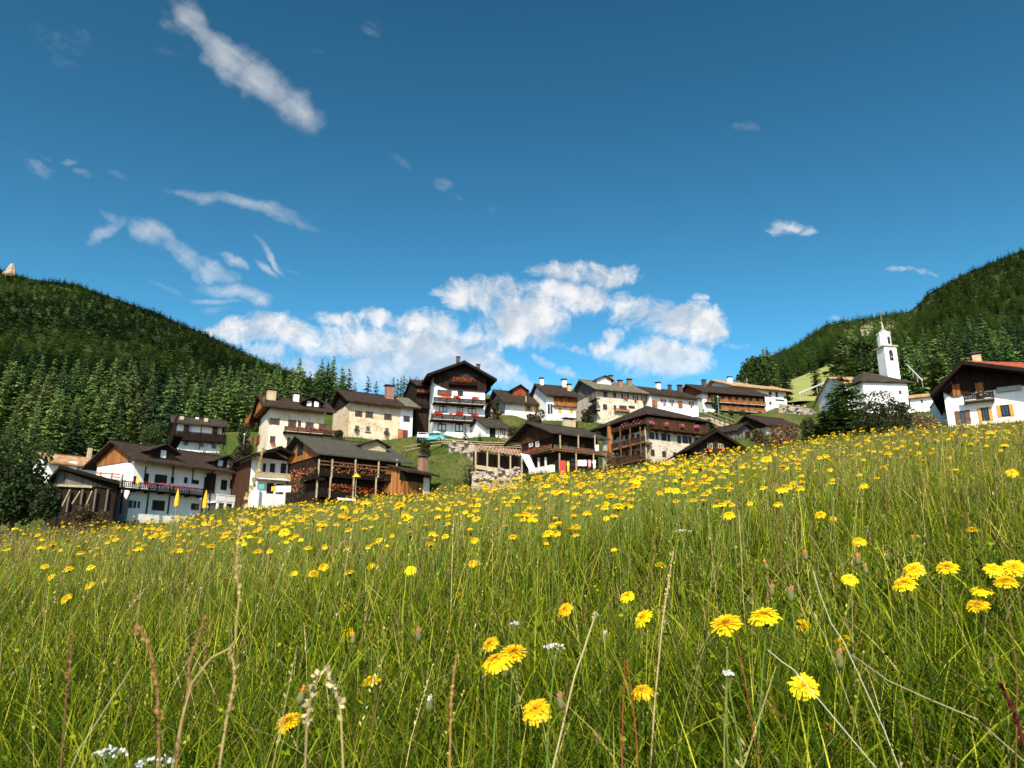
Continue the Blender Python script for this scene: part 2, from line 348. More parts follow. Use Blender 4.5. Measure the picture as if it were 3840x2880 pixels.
# ------------------------------------------------------------------ object helpers
def tag(o, label=None, cat=None, group=None, kind=None):
    if label: o['label'] = label
    if cat: o['category'] = cat
    if group: o['group'] = group
    if kind: o['kind'] = kind
    return o
def empty(name, loc, rz=0.0, label=None, cat=None, group=None):
    o = bpy.data.objects.new(name, None); COL.objects.link(o); o.empty_display_size = 0.2
    o.location = loc; o.rotation_euler = (0, 0, rz)
    return tag(o, label, cat, group)
def link_mesh(name, me, mats, parent=None, smooth=False):
    o = bpy.data.objects.new(name, me); COL.objects.link(o)
    if not isinstance(mats, (list, tuple)): mats = [mats]
    if len(me.materials) == 0:
        for m_ in mats: me.materials.append(MATS[m_])
    if parent is not None: o.parent = parent
    if smooth:
        me.polygons.foreach_set('use_smooth', [True] * len(me.polygons))
    return o
def np_mesh(name, V, F, colors=None, k=None):
    """V (n,3), F (m,k) uniform face size; colors (n,3) per vertex"""
    V = np.asarray(V, np.float32); F = np.asarray(F, np.int32); k = F.shape[1]
    me = bpy.data.meshes.new(name)
    me.vertices.add(len(V)); me.vertices.foreach_set('co', V.ravel())
    me.loops.add(F.size); me.loops.foreach_set('vertex_index', F.ravel())
    me.polygons.add(len(F)); me.polygons.foreach_set('loop_start', np.arange(0, F.size, k, dtype=np.int32))
    try: me.polygons.foreach_set('loop_total', np.full(len(F), k, np.int32))
    except Exception: pass
    if colors is not None:
        c4 = np.ones((len(V), 4), np.float32); c4[:, :3] = colors
        at_ = me.attributes.new('col', 'FLOAT_COLOR', 'POINT'); at_.data.foreach_set('color', c4.ravel())
    me.update(calc_edges=True)
    return me
class MB:
    def __init__(s): s.v = []; s.f = []; s.c = []; s.uv = {}
    def poly(s, pts, uv=None):
        i = len(s.v); s.v += [tuple(p) for p in pts]; s.f.append(tuple(range(i, i + len(pts))))
        if uv is not None: s.uv[len(s.f) - 1] = uv
    def box(s, a, b_):
        (x0, y0, z0), (x1, y1, z1) = a, b_
        if x0 > x1: x0, x1 = x1, x0
        if y0 > y1: y0, y1 = y1, y0
        if z0 > z1: z0, z1 = z1, z0
        i = len(s.v)
        s.v += [(x0, y0, z0), (x1, y0, z0), (x1, y1, z0), (x0, y1, z0), (x0, y0, z1), (x1, y0, z1), (x1, y1, z1), (x0, y1, z1)]
        for f in ((0, 3, 2, 1), (4, 5, 6, 7), (0, 1, 5, 4), (1, 2, 6, 5), (2, 3, 7, 6), (3, 0, 4, 7)): s.f.append(tuple(i + j for j in f))
        return s
    def prism(s, ring, off):
        """ring: list of points; extruded by vector off"""
        n = len(ring); i = len(s.v); off = Vector(off)
        s.v += [tuple(p) for p in ring] + [tuple(Vector(p) + off) for p in ring]
        s.f.append(tuple(i + j for j in range(n))[::-1]); s.f.append(tuple(i + n + j for j in range(n)))
        for j in range(n): s.f.append((i + j, i + (j + 1) % n, i + n + (j + 1) % n, i + n + j))
        return s
    def tube(s, p, q_, r0, r1=None, n=8, caps=True):
        r1 = r0 if r1 is None else r1
        p = Vector(p); q_ = Vector(q_); d = (q_ - p).normalized()
        a = d.orthogonal().normalized(); b_ = d.cross(a); i = len(s.v)
        for (c, r) in ((p, r0), (q_, r1)):
            for j in range(n):
                t = 2 * PI * j / n; s.v.append(tuple(c + (a * math.cos(t) + b_ * math.sin(t)) * r))
        for j in range(n): s.f.append((i + j, i + (j + 1) % n, i + n + (j + 1) % n, i + n + j))
        if caps: s.f.append(tuple(i + j for j in range(n))[::-1]); s.f.append(tuple(i + n + j for j in range(n)))
        return s
    def path(s, pts, radii, n=6):
        for k in range(len(pts) - 1): s.tube(pts[k], pts[k + 1], radii[k], radii[k + 1], n, caps=(k == 0 or k == len(pts) - 2))
        return s
    def lathe(s, c, prof, n=12, ph=0.0):
        i = len(s.v); c = Vector(c)
        for (r, z) in prof:
            for j in range(n):
                t = 2 * PI * j / n + ph; s.v.append((c.x + r * math.cos(t), c.y + r * math.sin(t), c.z + z))
        for k in range(len(prof) - 1):
            for j in range(n): s.f.append((i + k * n + j, i + k * n + (j + 1) % n, i + (k + 1) * n + (j + 1) % n, i + (k + 1) * n + j))
        s.f.append(tuple(i + j for j in range(n))[::-1]); s.f.append(tuple(i + (len(prof) - 1) * n + j for j in range(n)))
        return s
    def mesh(s, name):
        me = bpy.data.meshes.new(name); me.from_pydata([tuple(v) for v in s.v], [], s.f)
        if s.uv:
            ul = me.uv_layers.new(name='uv')
            for fi, uv in s.uv.items():
                p = me.polygons[fi]
                for li, q_ in zip(p.loop_indices, uv): ul.data[li].uv = q_
        me.update(); return me
    def build(s, name, mat, parent=None, smooth=False, **kw):
        return tag(link_mesh(name, s.mesh(name), mat, parent, smooth), **kw)

def clump_arrays(rs, pts, size, cols, flat=0.0):
    """small leaf-sized triangles at pts: arrays V,F,C"""
    n = len(pts); pts = np.asarray(pts, float)
    a = rs.normal(size=(n, 3)); b_ = rs.normal(size=(n, 3)); a[:, 2] *= (1 - flat); 
    a /= np.linalg.norm(a, axis=1)[:, None]; b_ -= (a * b_).sum(1)[:, None] * a; b_ /= np.linalg.norm(b_, axis=1)[:, None]
    sz = size * rs.uniform(0.6, 1.3, n)[:, None] if np.isscalar(size) else size[:, None]
    V = np.stack([pts - a * sz * .6, pts + b_ * sz * .4, pts + a * sz * .6, pts - b_ * sz * .4], 1).reshape(-1, 3)
    F = np.arange(4 * n).reshape(n, 4)
    C = np.repeat(np.asarray(cols), 4, axis=0)
    return V, F, C
def flower_mass(name, x0, x1, y0, y1, z0, z1, n, col, parent, seed=0, green=0.35, size=0.13, top=True):
    rs = np.random.RandomState(seed)
    P_ = rs.uniform([x0, y0, z0], [x1, y1, z1], (n, 3))
    # gather the blossoms in tufts
    k = max(2, int((x1 - x0) / 0.55)); cc = rs.uniform(x0, x1, k); P_[:, 0] = P_[:, 0] * .5 + cc[rs.randint(k, size=n)] * .5
    isg = rs.rand(n) < green
    c = np.array(col)[None, :] * rs.uniform(0.55, 1.25, (n, 1)); c[isg] = np.array([0.04, 0.10, 0.02]) * rs.uniform(.6, 1.4, (isg.sum(), 1))
    P_[isg, 2] -= (z1 - z0) * .25
    V, F, C = clump_arrays(rs, P_, size, np.clip(c, 0, .9))
    return link_mesh(name, np_mesh(name, V, F, C), 'leaf', parent)
# ------------------------------------------------------------------ houses
CTRL = []        # ground control points gathered from house feet
INFO = []
class House:
    def __init__(s, name, label, EL, ER, D, depth, base, oe=0.9, og=0.8, kind='side', ridge=None, DR=None, cat='house', group=None, rf=0.5,
                 wall='white_plaster', roof='dark_shingle', t=0.22, rise=None, hipin=None, ctrl=True, gable=None, backdrop=2.5):
        xL, eL = ray(*EL)
        if ER[1] is None:
            y = EL[1]
            for _ in range(8):
                y -= (eL * D / DR - ray(ER[0], y)[1]) * FPX * 0.9
            ER = (ER[0], y)
        xR, eR = ray(*ER)
        YR = DR if DR else D * eL / eR
        A = Vector((xL * D, D)); B = Vector((xR * YR, YR))
        ux = (B - A).normalized(); uy = Vector((-ux.y, ux.x))
        lx, ly = (og, oe) if kind in ('side', 'hip') else (oe, og)
        O = A + ux * lx + uy * ly
        s.W = (B - A).length - 2 * lx; s.D = depth; s.O = O; s.ux = ux; s.uy = uy; s.kind = kind
        s.yaw = math.atan2(ux.y, ux.x)
        s.zref = 0.0
        zb = s.P('F', base[0], base[1])[1]
        s.zref = zb
        ze = CAMZ + (eL * D + eR * YR) / 2 - zb
        s.ze = ze; s.t = t; s.oe = oe; s.og = og
        s.root = empty(name, (O.x, O.y, zb), s.yaw, label, cat, group)
        if kind == 'side':
            s.yr = depth * rf
            if rise is None:
                w = s.world(-og, s.yr, 0); zr = CAMZ + ray(*ridge)[1] * w.y - zb
            else: zr = ze + rise
        elif kind == 'front':
            xa, za = s.P('F', ridge[0], ridge[1], og)
            s.xa = min(max(xa, s.W * .1), s.W * .9); zr = za
        elif kind == 'hip':
            s.yr = depth * rf; zr = ze + rise
        s.zr = zr
        INFO.append((name, round(s.W, 1), round(depth, 1), 'yaw %.0f' % math.degrees(s.yaw), 'eave %.1f ridge %.1f' % (ze, zr), 'z0 %.1f' % zb))
        if ctrl:
            for (a, c) in ((0, 0), (s.W, 0), (0, depth), (s.W, depth)):
                p = s.world(a, c, 0); CTRL.append((p.x, p.y, zb))
        s.make(wall, roof, hipin, gable, backdrop)
    def world(s, x, y, z):
        p = s.O + s.ux * x + s.uy * y
        return Vector((p.x, p.y, z + s.zref))
    def P(s, plane, px, py, off=0.0):
        """photo pixel -> (a, z) on a wall plane (F front, S left side, R right side), off metres proud of it"""
        a, e = ray(px, py); d = Vector((a, 1.0))
        if plane == 'F': n, o = s.uy, -off
        elif plane == 'S': n, o = s.ux, -off
        else: n, o = s.ux, s.W + off
        t = (o + s.O.dot(n)) / d.dot(n)
        p = d * t - s.O
        return (p.dot(s.ux) if plane == 'F' else p.dot(s.uy)), CAMZ + e * t - s.zref
    def rect(s, plane, r, off=0.0):
        x0, y0, x1, y1 = r; xm, ym = (x0 + x1) / 2, (y0 + y1) / 2
        a0 = s.P(plane, x0, ym, off)[0]; a1 = s.P(plane, x1, ym, off)[0]
        z1 = s.P(plane, xm, y0, off)[1]; z0 = s.P(plane, xm, y1, off)[1]
        if a0 > a1: a0, a1 = a1, a0
        return a0, a1, z0, z1
    def pb(s, mb, plane, a0, a1, o0, o1, z0, z1):
        if plane == 'F': mb.box((a0, -o1, z0), (a1, -o0, z1))
        elif plane == 'S': mb.box((-o1, a0, z0), (-o0, a1, z1))
        else: mb.box((s.W + o0, a0, z0), (s.W + o1, a1, z1))
        return mb
    def make(s, wall, roof, hipin, gable, bd):
        W_, D_, ze, zr, t, oe, og = s.W, s.D, s.ze, s.zr, s.t, s.oe, s.og
        m = MB(); r = MB()
        if s.kind == 'side':
            yr = s.yr; k = (zr - ze) / (yr + oe); zw = ze - t * 1.1 + k * oe; zp = zr - t * 1.15
            kb = (zr - ze) / (D_ - yr + oe); zwb = ze - t * 1.1 + kb * oe
            m.prism([(0, 0, -bd), (0, 0, zw), (0, yr, zp), (0, D_, zwb), (0, D_, -bd)], (W_, 0, 0))
            s.slab(r, [(-og, -oe, ze), (W_ + og, -oe, ze), (W_ + og, yr, zr), (-og, yr, zr)], t)
            s.slab(r, [(W_ + og, D_ + oe, ze), (-og, D_ + oe, ze), (-og, yr, zr), (W_ + og, yr, zr)], t)
            r.box((-og - .02, yr - .15, zr - .05), (W_ + og + .02, yr + .15, zr + .06))
            s.kf = k
            if gable:
                gm = MB(); z0 = zw - .5
                gm.prism([(-.06, .05, z0), (-.06, .05, zw - .05), (-.06, yr, zp - .05), (-.06, D_ - .05, zwb - .05), (-.06, D_ - .05, z0)], (-.08, 0, 0))
                gm.build('gable_boarding', gable, s.root)
        elif s.kind == 'front':
            xa = s.xa; kl = (zr - ze) / (xa + oe); kr = (zr - ze) / (W_ - xa + oe)
            zl = ze - t * 1.1 + kl * oe; zrr = ze - t * 1.1 + kr * oe; zp = zr - t * 1.15
            m.prism([(0, 0, -bd), (W_, 0, -bd), (W_, 0, zrr), (xa, 0, zp), (0, 0, zl)], (0, D_, 0))
            s.slab(r, [(-oe, D_ + og, ze), (-oe, -og, ze), (xa, -og, zr), (xa, D_ + og, zr)], t)
            s.slab(r, [(W_ + oe, -og, ze), (W_ + oe, D_ + og, ze), (xa, D_ + og, zr), (xa, -og, zr)], t)
            r.box((xa - .15, -og - .02, zr - .05), (xa + .15, D_ + og + .02, zr + .06))
            vb = MB()
            for (x0, z0, x1, z1) in ((-oe, ze, xa, zr), (xa, zr, W_ + oe, ze)): vb.prism([(x0, -og - .07, z0 - t - .14), (x1, -og - .07, z1 - t - .14), (x1, -og - .07, z1 + .02), (x0, -og - .07, z0 + .02)], (0, .065, 0))
            vb.build('verge_board', 'dark_wood', s.root)
            for (x0, z0) in ((-oe, ze), (W_ + oe, ze)):
                q_ = MB(); q_.prism([(x0, -og + .01, z0 - t - .03), (xa, -og + .01, zr - t - .03), (xa, D_ + og - .05, zr - t - .03), (x0, D_ + og - .05, z0 - t - .03)], (0, 0, .024)); q_.build('soffit', 'dark_wood', s.root)
        elif s.kind == 'hip':
            h = hipin if hipin is not None else D_ / 2; yr = s.yr
            m.box((0, 0, -bd), (W_, D_, ze - .1))
            a, b_, c, d = (-og, -oe, ze), (W_ + og, -oe, ze), (W_ + og, D_ + oe, ze), (-og, D_ + oe, ze)
            p, q_ = (h, yr, zr), (max(W_ - h, h + .1), yr, zr)
            for ring in ([a, b_, q_, p], [c, d, p, q_], [d, a, p], [b_, c, q_]): s.slab(r, ring, t)
        s.wall = m.build('wall', wall, s.root)
        s.roof = r.build('roof', roof, s.root)
    def slab(s, r, ring, t):
        """ring[0],ring[1] = eave edge; top surface at ring, underside t below"""
        R_ = [Vector(p) for p in ring]; e = (R_[1] - R_[0]).normalized(); n = e.cross(R_[2] - R_[1]).normalized()
        if n.z < 0: n = -n
        up = n.cross(e)
        uv = [((p - R_[0]).dot(e), (p - R_[0]).dot(up)) for p in R_]
        nn = len(R_); cr = (R_[1] - R_[0]).cross(R_[2] - R_[1])
        if cr.z > 0: r.poly(R_, uv)
        else: r.poly(R_[::-1], uv[::-1])
        L = [p - Vector((0, 0, t)) for p in R_]
        r.poly(L[::-1] if cr.z > 0 else L, (uv[::-1] if cr.z > 0 else uv))
        for j in range(nn): 
            k = (j + 1) % nn; r.poly([L[j], L[k], R_[k], R_[j]], [(0, 0), (3, 0), (3, .2), (0, .2)])
    def panel(s, name, rect, mat, plane='F', off=0.04, th=0.06, parent=None, **kw):
        a0, a1, z0, z1 = s.rect(plane, rect, off); mb = MB(); s.pb(mb, plane, a0, a1, off - th, off, z0, z1)
        return mb.build(name, mat, parent or s.root, **kw)
    def win(s, rects, plane='F', frame='shutter_brown', shut=None, sill=None, curtain=None, flow=None, arch=False, open_=True):
        for i, r in enumerate(rects):
            a0, a1, z0, z1 = s.rect(plane, r); w, h = a1 - a0, z1 - z0
            sw = 0
            if shut: sw = w * .24; a0 += sw; a1 -= sw; w -= 2 * sw
            f = MB(); fw = min(.12, w * .14)
            s.pb(f, plane, a0, a0 + fw, -.02, .06, z0, z1); s.pb(f, plane, a1 - fw, a1, -.02, .06, z0, z1)
            s.pb(f, plane, a0 + fw, a1 - fw, -.02, .06, z1 - fw, z1); s.pb(f, plane, a0 + fw, a1 - fw, -.02, .06, z0, z0 + fw)
            xm = (a0 + a1) / 2; s.pb(f, plane, xm - .03, xm + .03, -.02, .045, z0 + fw, z1 - fw)
            fo = f.build('window', frame, s.root)
            g_ = MB(); s.pb(g_, plane, a0 + fw, a1 - fw, .0, .02, z0 + fw, z1 - fw); g_.build('pane', 'glass', fo)
            if curtain:
                c = MB(); hh = z0 + fw + h * .04
                for (u0, u1) in ((a0 + fw, a0 + w * .42), (a0 + w * .58, a1 - fw)): s.pb(c, plane, u0, u1, .02, .032, hh, z1 - h * .15)
                c.build('curtain', curtain, fo)
            if shut:
                for (u0, u1) in ((a0 - sw, a0 - .01), (a1 + .01, a1 + sw)):
                    c = MB(); s.pb(c, plane, u0, u1, .02, .08, z0 - .03, z1 + .03); c.build('shutter', shut, fo)
            if sill:
                c = MB(); s.pb(c, plane, a0 - .1, a1 + .1, 0, .16, z0 - .09, z0 - .01); c.build('sill', sill, fo)
            if flow and plane == 'F':
                c = flower_mass('flower_box', a0 - .1, a1 + .1, -.4, -.12, z0 - .35, z0 + .12, 90, flow, fo, seed=int(r[0]) + i)
    def balcony(s, rect, plane='F', proj_=1.1, mat='dark_wood', rail='dark_wood', flowers=None, slats=True, posts=None, dens=55, solid=True, ftop=0.25, name='balcony'):
        """rect: photo box of the railing band (top of rail .. underside of floor)"""
        a0, a1, z0, z1 = s.rect(plane, rect, proj_); L = a1 - a0
        fl = MB(); s.pb(fl, plane, a0, a1, 0, proj_, z0, z0 + .16)
        for k in range(int(L / 1.6) + 1):
            u = a0 + .1 + (L - .2) * k / max(1, int(L / 1.6)); s.pb(fl, plane, u - .06, u + .06, 0.0, proj_ * .85, z0 - .18, z0 - .002)
        b_ = fl.build(name, mat, s.root)
        rl = MB(); z2 = z0 + .16
        s.pb(rl, plane, a0, a1, proj_ - .09, proj_ + .01, z1 - .1, z1)
        s.pb(rl, plane, a0, a1, proj_ - .07, proj_ - .01, z2 + .08, z2 + .16)
        nsl = max(2, int(L / (.16 if solid else .22)))
        for k in range(nsl):
            u = a0 + L * (k + .5) / nsl; hw = .072 if solid else .05
            s.pb(rl, plane, u - hw, u + hw, proj_ - .06, proj_ - .03, z2 + .165, z1 - .105)
        for k in range(int(L / 2.2) + 2):
            u = a0 + .06 + (L - .12) * k / (int(L / 2.2) + 1); s.pb(rl, plane, u - .06, u + .06, proj_ - .12, proj_ + .02, z2 + .001, z1 + .03)
        rl.build('railing', rail, b_)
        if flowers:
            n = int(L * dens)
            if plane == 'F': flower_mass('flower_box', a0 + .1, a1 - .1, -proj_ - .32, -proj_ + .02, z1 - .38, z1 + ftop, n, flowers, b_, seed=int(rect[0]))
            elif plane == 'S':
                fo = flower_mass('flower_box', a0 + .1, a1 - .1, -.15, .15, z1 - .38, z1 + ftop, n, flowers, b_, seed=int(rect[0]))
                fo.rotation_euler = (0, 0, PI / 2); fo.location = (-proj_ - .1, 0, 0)
        return b_, (a0, a1, z0, z1)
    def posts(s, pxs, ytop, ybot, plane='F', off=1.15, w=.14, mat='pale_wood'):
        for p in pxs:
            a, z1 = s.P(plane, p, ytop, off); z0 = s.P(plane, p, ybot, off)[1]
            mb = MB(); s.pb(mb, plane, a - w / 2, a + w / 2, off - w / 2, off + w / 2, z0, z1); mb.build('post', mat, s.root)
    def chimney(s, px, ytop, ybot, wpx, yc=None, mat='chimney_plaster', cap=True):
        yc = s.D * .45 if yc is None else yc
        a, z1 = s.P('F', px, ytop, -yc); _, z0 = s.P('F', px, ybot, -yc); w = (s.P('F', px + wpx / 2, ytop, -yc)[0] - s.P('F', px - wpx / 2, ytop, -yc)[0]) / 2
        w = min(max(w, .25), 1.2)
        a = min(max(a, 0.3), s.W - .3)
        if s.kind == 'side': zr_ = s.ze + (s.zr - s.ze) * (1 - abs(yc - s.yr) / (s.yr + s.oe))
        elif s.kind == 'front': zr_ = s.zr - (s.zr - s.ze) * (abs(a - s.xa) / ((s.xa if a < s.xa else s.W - s.xa) + s.oe))
        else: zr_ = s.ze
        z0 = min(z0, zr_ - .6); z1 = max(z1, zr_ + .5)
        mb = MB(); mb.box((a - w, yc - w * .8, z0), (a + w, yc + w * .8, z1 - .30))
        mb.box((a - w * 1.06, yc - w * .86, z1 - .42), (a + w * 1.06, yc + w * .86, z1 - .36))
        c = mb.build('chimney', mat, s.root)
        if cap:
            cm = MB()
            for sx_ in (-1, 1):
                for sy_ in (-1, 1): cm.box((a + sx_ * w * .8 - .05, yc + sy_ * w * .6 - .05, z1 - .299), (a + sx_ * w * .8 + .05, yc + sy_ * w * .6 + .05, z1 - .1))
            cm.box((a - w * 1.35, yc - w * 1.1, z1 - .099), (a + w * 1.35, yc + w * 1.1, z1 + .02)); cm.build('chimney_cap', 'cap_slab', c)
    def dormer(s, px, py, w, h, dp, roof='dark_shingle', face='dark_boards', windows=1, wmat='white_plaster'):
        """small gabled dormer; px,py: foot centre of its face on the front slope"""
        k = s.kf
        # solve for y on the slope along the pixel ray
        best = None
        for i in range(60):
            y = -s.oe + (s.yr + s.oe) * i / 60.0
            a, z = s.P('F', px, py, -y); zz = s.ze + k * (y + s.oe)
            if best is None or abs(z - zz) < best[0]: best = (abs(z - zz), a, y, zz)
        _, a, y, z = best
        m = MB(); m.prism([(a - w / 2, y, z - .3), (a + w / 2, y, z - .3), (a + w / 2, y, z + h * .6), (a, y, z + h), (a - w / 2, y, z + h * .6)], (0, dp, 0))
        d = m.build('dormer', face, s.root)
        r = MB(); o_ = .45
        s.slab(r, [(a - w / 2 - o_, y + dp, z + h * .5), (a - w / 2 - o_, y - .6, z + h * .5), (a, y - .6, z + h + .15), (a, y + dp, z + h + .15)], .14)
        s.slab(r, [(a + w / 2 + o_, y - .6, z + h * .5), (a + w / 2 + o_, y + dp, z + h * .5), (a, y + dp, z + h + .15), (a, y - .6, z + h + .15)], .14)
        r.build('dormer_roof', roof, d)
        for i in range(windows):
            u = a + (i - (windows - 1) / 2) * w * .45
            f = MB(); f.box((u - .33, y - .06, z + .15), (u + .33, y - .005, z + h * .62)); f.box((u - .22, y - .075, z + .3), (u + .22, y - .061, z + h * .62 - .12)) 
            f.build('window_frame', wmat, d)

RED = (0.75, 0.03, 0.02); ORR = (0.72, 0.10, 0.03); PINK = (0.75, 0.16, 0.30); MAG = (0.70, 0.06, 0.16); MIXF = (0.72, 0.22, 0.10)

# --- low old house with patched tiles (far left)
h = House('tiled_cottage', 'low white cottage with patchy orange and tan tile roof, far left', (176, 1733), (393, 1748), 92, 8, (260, 1850), ridge=(180, 1697), roof='old_tiles', oe=.8, og=.5, DR=97)
h.chimney(350, 1674, 1700, 15, mat='chimney_plaster'); h.chimney(277, 1722, 1760, 26, yc=-.2, mat='white_plaster', cap=False)
h.win([(312, 1774, 338, 1790)], shut=None)
h.win([(225, 1800, 245, 1818), (352, 1790, 366, 1806)])
# --- grey wooden barn
h = House('grey_barn', 'weathered grey plank barn with long sloping roof edge and dark boards as shaded underside', (190, 1754), (444, 1842), 74, 9, (300, 1975), kind='front', ridge=(225, 1745), DR=77, wall='dark_boards', roof='dark_shingle', oe=.2, og=1.0, t=.2, cat='barn')  # dark wall below the planks stands in for the shaded void
a0, z0 = h.P('F', 205, 1800); 
gm = MB(); _, zt = h.P('F', 225, 1756); xr, _ = h.P('F', 400, 1800); xb, zb_ = h.P('F', 205, 1815); xe, zee = h.P('F', 425, 1836)
gm.prism([(xb, -.10, zb_), (xe - 1.2, -.10, zb_ - .1), (xe, -.10, zee), (h.xa, -.10, zt - .15), (xb, -.10, zt - .45)], (0, .08, 0)); gm.build('plank_front', 'grey_boards', h.root)
pm = MB(); pm.box((xb - .1, -.3, zb_ - .25), (xe - 2, -.12, zb_ - .02)); pm.build('beam', 'pale_wood', h.root)
h.posts([215, 262, 310, 360, 405], 1835, 1920, off=.4, w=.16, mat='grey_boards')
for (pa, pb_) in (((232, 1900), (262, 1836)), ((318, 1905), (345, 1840)), ((270, 1890), (300, 1842))):
    a, z = h.P('F', *pa, .6); a2, z2 = h.P('F', *pb_, .6); MB().tube((a, -.6, z), (a2, -.5, z2), .06).build('brace', 'pale_wood', h.root)

# --- inn, long house with terrace
h = House('long_inn', 'long white inn with dark dormered roof and flower balcony, lower left of the village', (504, 1722), (948, 1779), 82, 8.5, (600, 1965), ridge=(481, 1650), roof='dark_shingle', wall='bright_plaster', gable='orange_boards', oe=1.8, og=1.0, cat='inn')
inn = h
h.dormer(610, 1722, 3.2, 1.7, 3.0)
h.balcony((455, 1818, 772, 1846), proj_=1.5, flowers=RED, dens=40, ftop=.2, solid=False)
h.win([(580, 1780, 625, 1812), (723, 1800, 745, 1815), (500, 1785, 512, 1815), (540, 1775, 556, 1812), (765, 1790, 790, 1835)], frame='dark_wood')
h.win([(570, 1876, 617, 1915), (716, 1888, 745, 1912), (482, 1876, 496, 1905), (500, 1878, 510, 1905), (516, 1880, 524, 1905)], frame='shutter_brown')
h.posts([548, 652, 727], 1748, 1815, off=.12, w=.1, mat='dark_wood')
h.win([(462, 1705, 470, 1722), (484, 1722, 492, 1735)], plane='S', frame='dark_wood')
h.win([(640, 1790, 652, 1812), (690, 1790, 702, 1812)], frame='dark_wood')
h.posts([463, 560, 640, 765], 1830, 1928, off=1.45, w=.16, mat='dark_wood')
h.panel('drainpipe', (788, 1765, 792, 1930), 'dark_wood', off=.2)
h.panel('dark_bay', (772, 1775, 808, 1850), 'dark_boards', off=.5)
h.win([(828, 1800, 850, 1838), (862, 1800, 905, 1835), (915, 1805, 935, 1840)], frame='dark_wood')
h.dormer(842, 1755, 3.0, 1.5, 2.6, windows=2)
tr = MB(); a0, a1, z0, z1 = h.rect('F', (812, 1862, 948, 1884), 2.2)
tr.box((a0, -2.25, z0), (a1, -2.15, z1)); tr.box((a0, -2.3, z1), (a1, -2.1, z1 + .1)); tr.box((a0, -2.2, z0 - .2), (a1, -.0, z0 - .02)); tr.build('terrace_parapet', 'white_plaster', h.root)
h.posts([816, 845, 875, 905, 945], 1886, 1935, off=2.15, w=.22, mat='white_plaster')
# --- small white house with dark balconies behind the inn
h = House('balcony_chalet', 'small white three storey house with dark wooden balconies standing above the inn roof', (642, 1578), (862, 1600), 108, 9, (750, 1700), ridge=(662, 1560), roof='mossy_shingle', wall='bright_plaster', oe=1.0, og=1.0, gable='dark_boards', DR=112)
h.chimney(683, 1555, 1575, 16, yc=2); h.chimney(740, 1560, 1572, 10, mat='white_plaster', yc=4); h.chimney(774, 1562, 1586, 14, yc=2, mat='chimney_plaster')
h.panel('boarding', (660, 1626, 848, 1652), 'dark_boards'); h.balcony((655, 1622, 850, 1654), proj_=1.3)
h.posts([700, 808], 1595, 1625, off=.3, w=.7, mat='dark_wood'); h.posts([662, 756, 845], 1595, 1690, off=1.2, w=.14, mat='dark_wood')
h.win([(687, 1658, 704, 1670), (746, 1663, 763, 1676), (794, 1668, 810, 1682)], frame='shutter_brown'); h.win([(690, 1600, 703, 1620), (800, 1606, 815, 1626)], frame='dark_wood')
h.balcony((636, 1600, 655, 1650), plane='S', proj_=1.1)
# --- cream house with red flowers
h = House('cream_house', 'tall cream house with carved side balcony and big tan chimney', (985, 1517), (1262, 1545), 100, 9.5, (1100, 1700), ridge=(951, 1481), wall='cream_plaster', oe=1.6, og=1.4, gable='dark_boards')
h.chimney(1006, 1459, 1496, 33, yc=2.6); h.chimney(1112, 1474, 1502, 20, yc=3.2, mat='white_plaster')
h.dormer(1172, 1528, 2.4, 1.5, 3.0, windows=2)
h.win([(1010, 1569, 1048, 1592)], shut='shutter_brown'); h.win([(1012, 1635, 1032, 1662)], flow=RED)
h.win([(1080, 1575, 1110, 1600), (1145, 1584, 1175, 1608), (1195, 1590, 1225, 1614), (1117, 1577, 1128, 1600)], shut='shutter_brown')
h.balcony((1066, 1606, 1262, 1628), proj_=1.1, flowers=MAG, dens=26, rail='brown_boards', mat='dark_wood')
for r_ in ((1075, 1640, 1088, 1690), (1100, 1643, 1112, 1690), (1126, 1646, 1140, 1690)): h.win([r_], frame='brown_boards')
h.balcony((922, 1530, 986, 1560), plane='S', proj_=1.0, mat='orange_boards', rail='orange_boards')
h.win([(946, 1580, 958, 1602), (966, 1576, 978, 1598), (944, 1640, 954, 1672), (962, 1636, 974, 1668)], plane='S', frame='shutter_brown', shut='red_boards')
# --- cream stone house
h = House('stone_house', 'long cream stone house with dark roof, white right end and a red brown door', (1301, 1498), (1578, 1531), 108, 9, (1400, 1650), ridge=(1284, 1461), wall='cream_stone', oe=1.3, og=.9, gable='dark_boards')
h.chimney(1461, 1446, 1482, 28, yc=3, mat='chimney_brick')
a0, a1, z0, z1 = h.rect('F', (1500, 1540, 1556, 1662), .04); MB().box((a0, -.05, z0 - 1.5), (h.W + .05, .2, h.ze + .15)).build('plaster_bay', 'bright_plaster', h.root)
h.win([(1331, 1541, 1358, 1562), (1370, 1544, 1398, 1566), (1440, 1553, 1468, 1574)], shut='shutter_brown'); h.win([(1371, 1597, 1388, 1620), (1331, 1594, 1347, 1612), (1443, 1604, 1458, 1622)], frame='pale_wood', sill='dark_wood')
a0, a1, z0, z1 = h.rect('F', (1512, 1560, 1537, 1582), .06)
f = MB(); h.pb(f, 'F', a0, a1, .05, .10, z0, z1); fo = f.build('window', 'shutter_brown', h.root); f = MB(); h.pb(f, 'F', a0 + .3, a1 - .3, .101, .12, z0 + .15, z1 - .15); f.build('pane', 'glass', fo)
h.panel('door', (1511, 1612, 1529, 1658), 'door_brown', off=.12); h.panel('brick_pier', (1492, 1608, 1510, 1658), 'brick', off=.14)
a0, a1, z0, z1 = h.rect('F', (1325, 1600, 1350, 1612), .5); flower_mass('planter', a0, a1, -.6, -.2, z0 - .2, z1, 160, (.10, .03, .03), h.root, 5, .7)
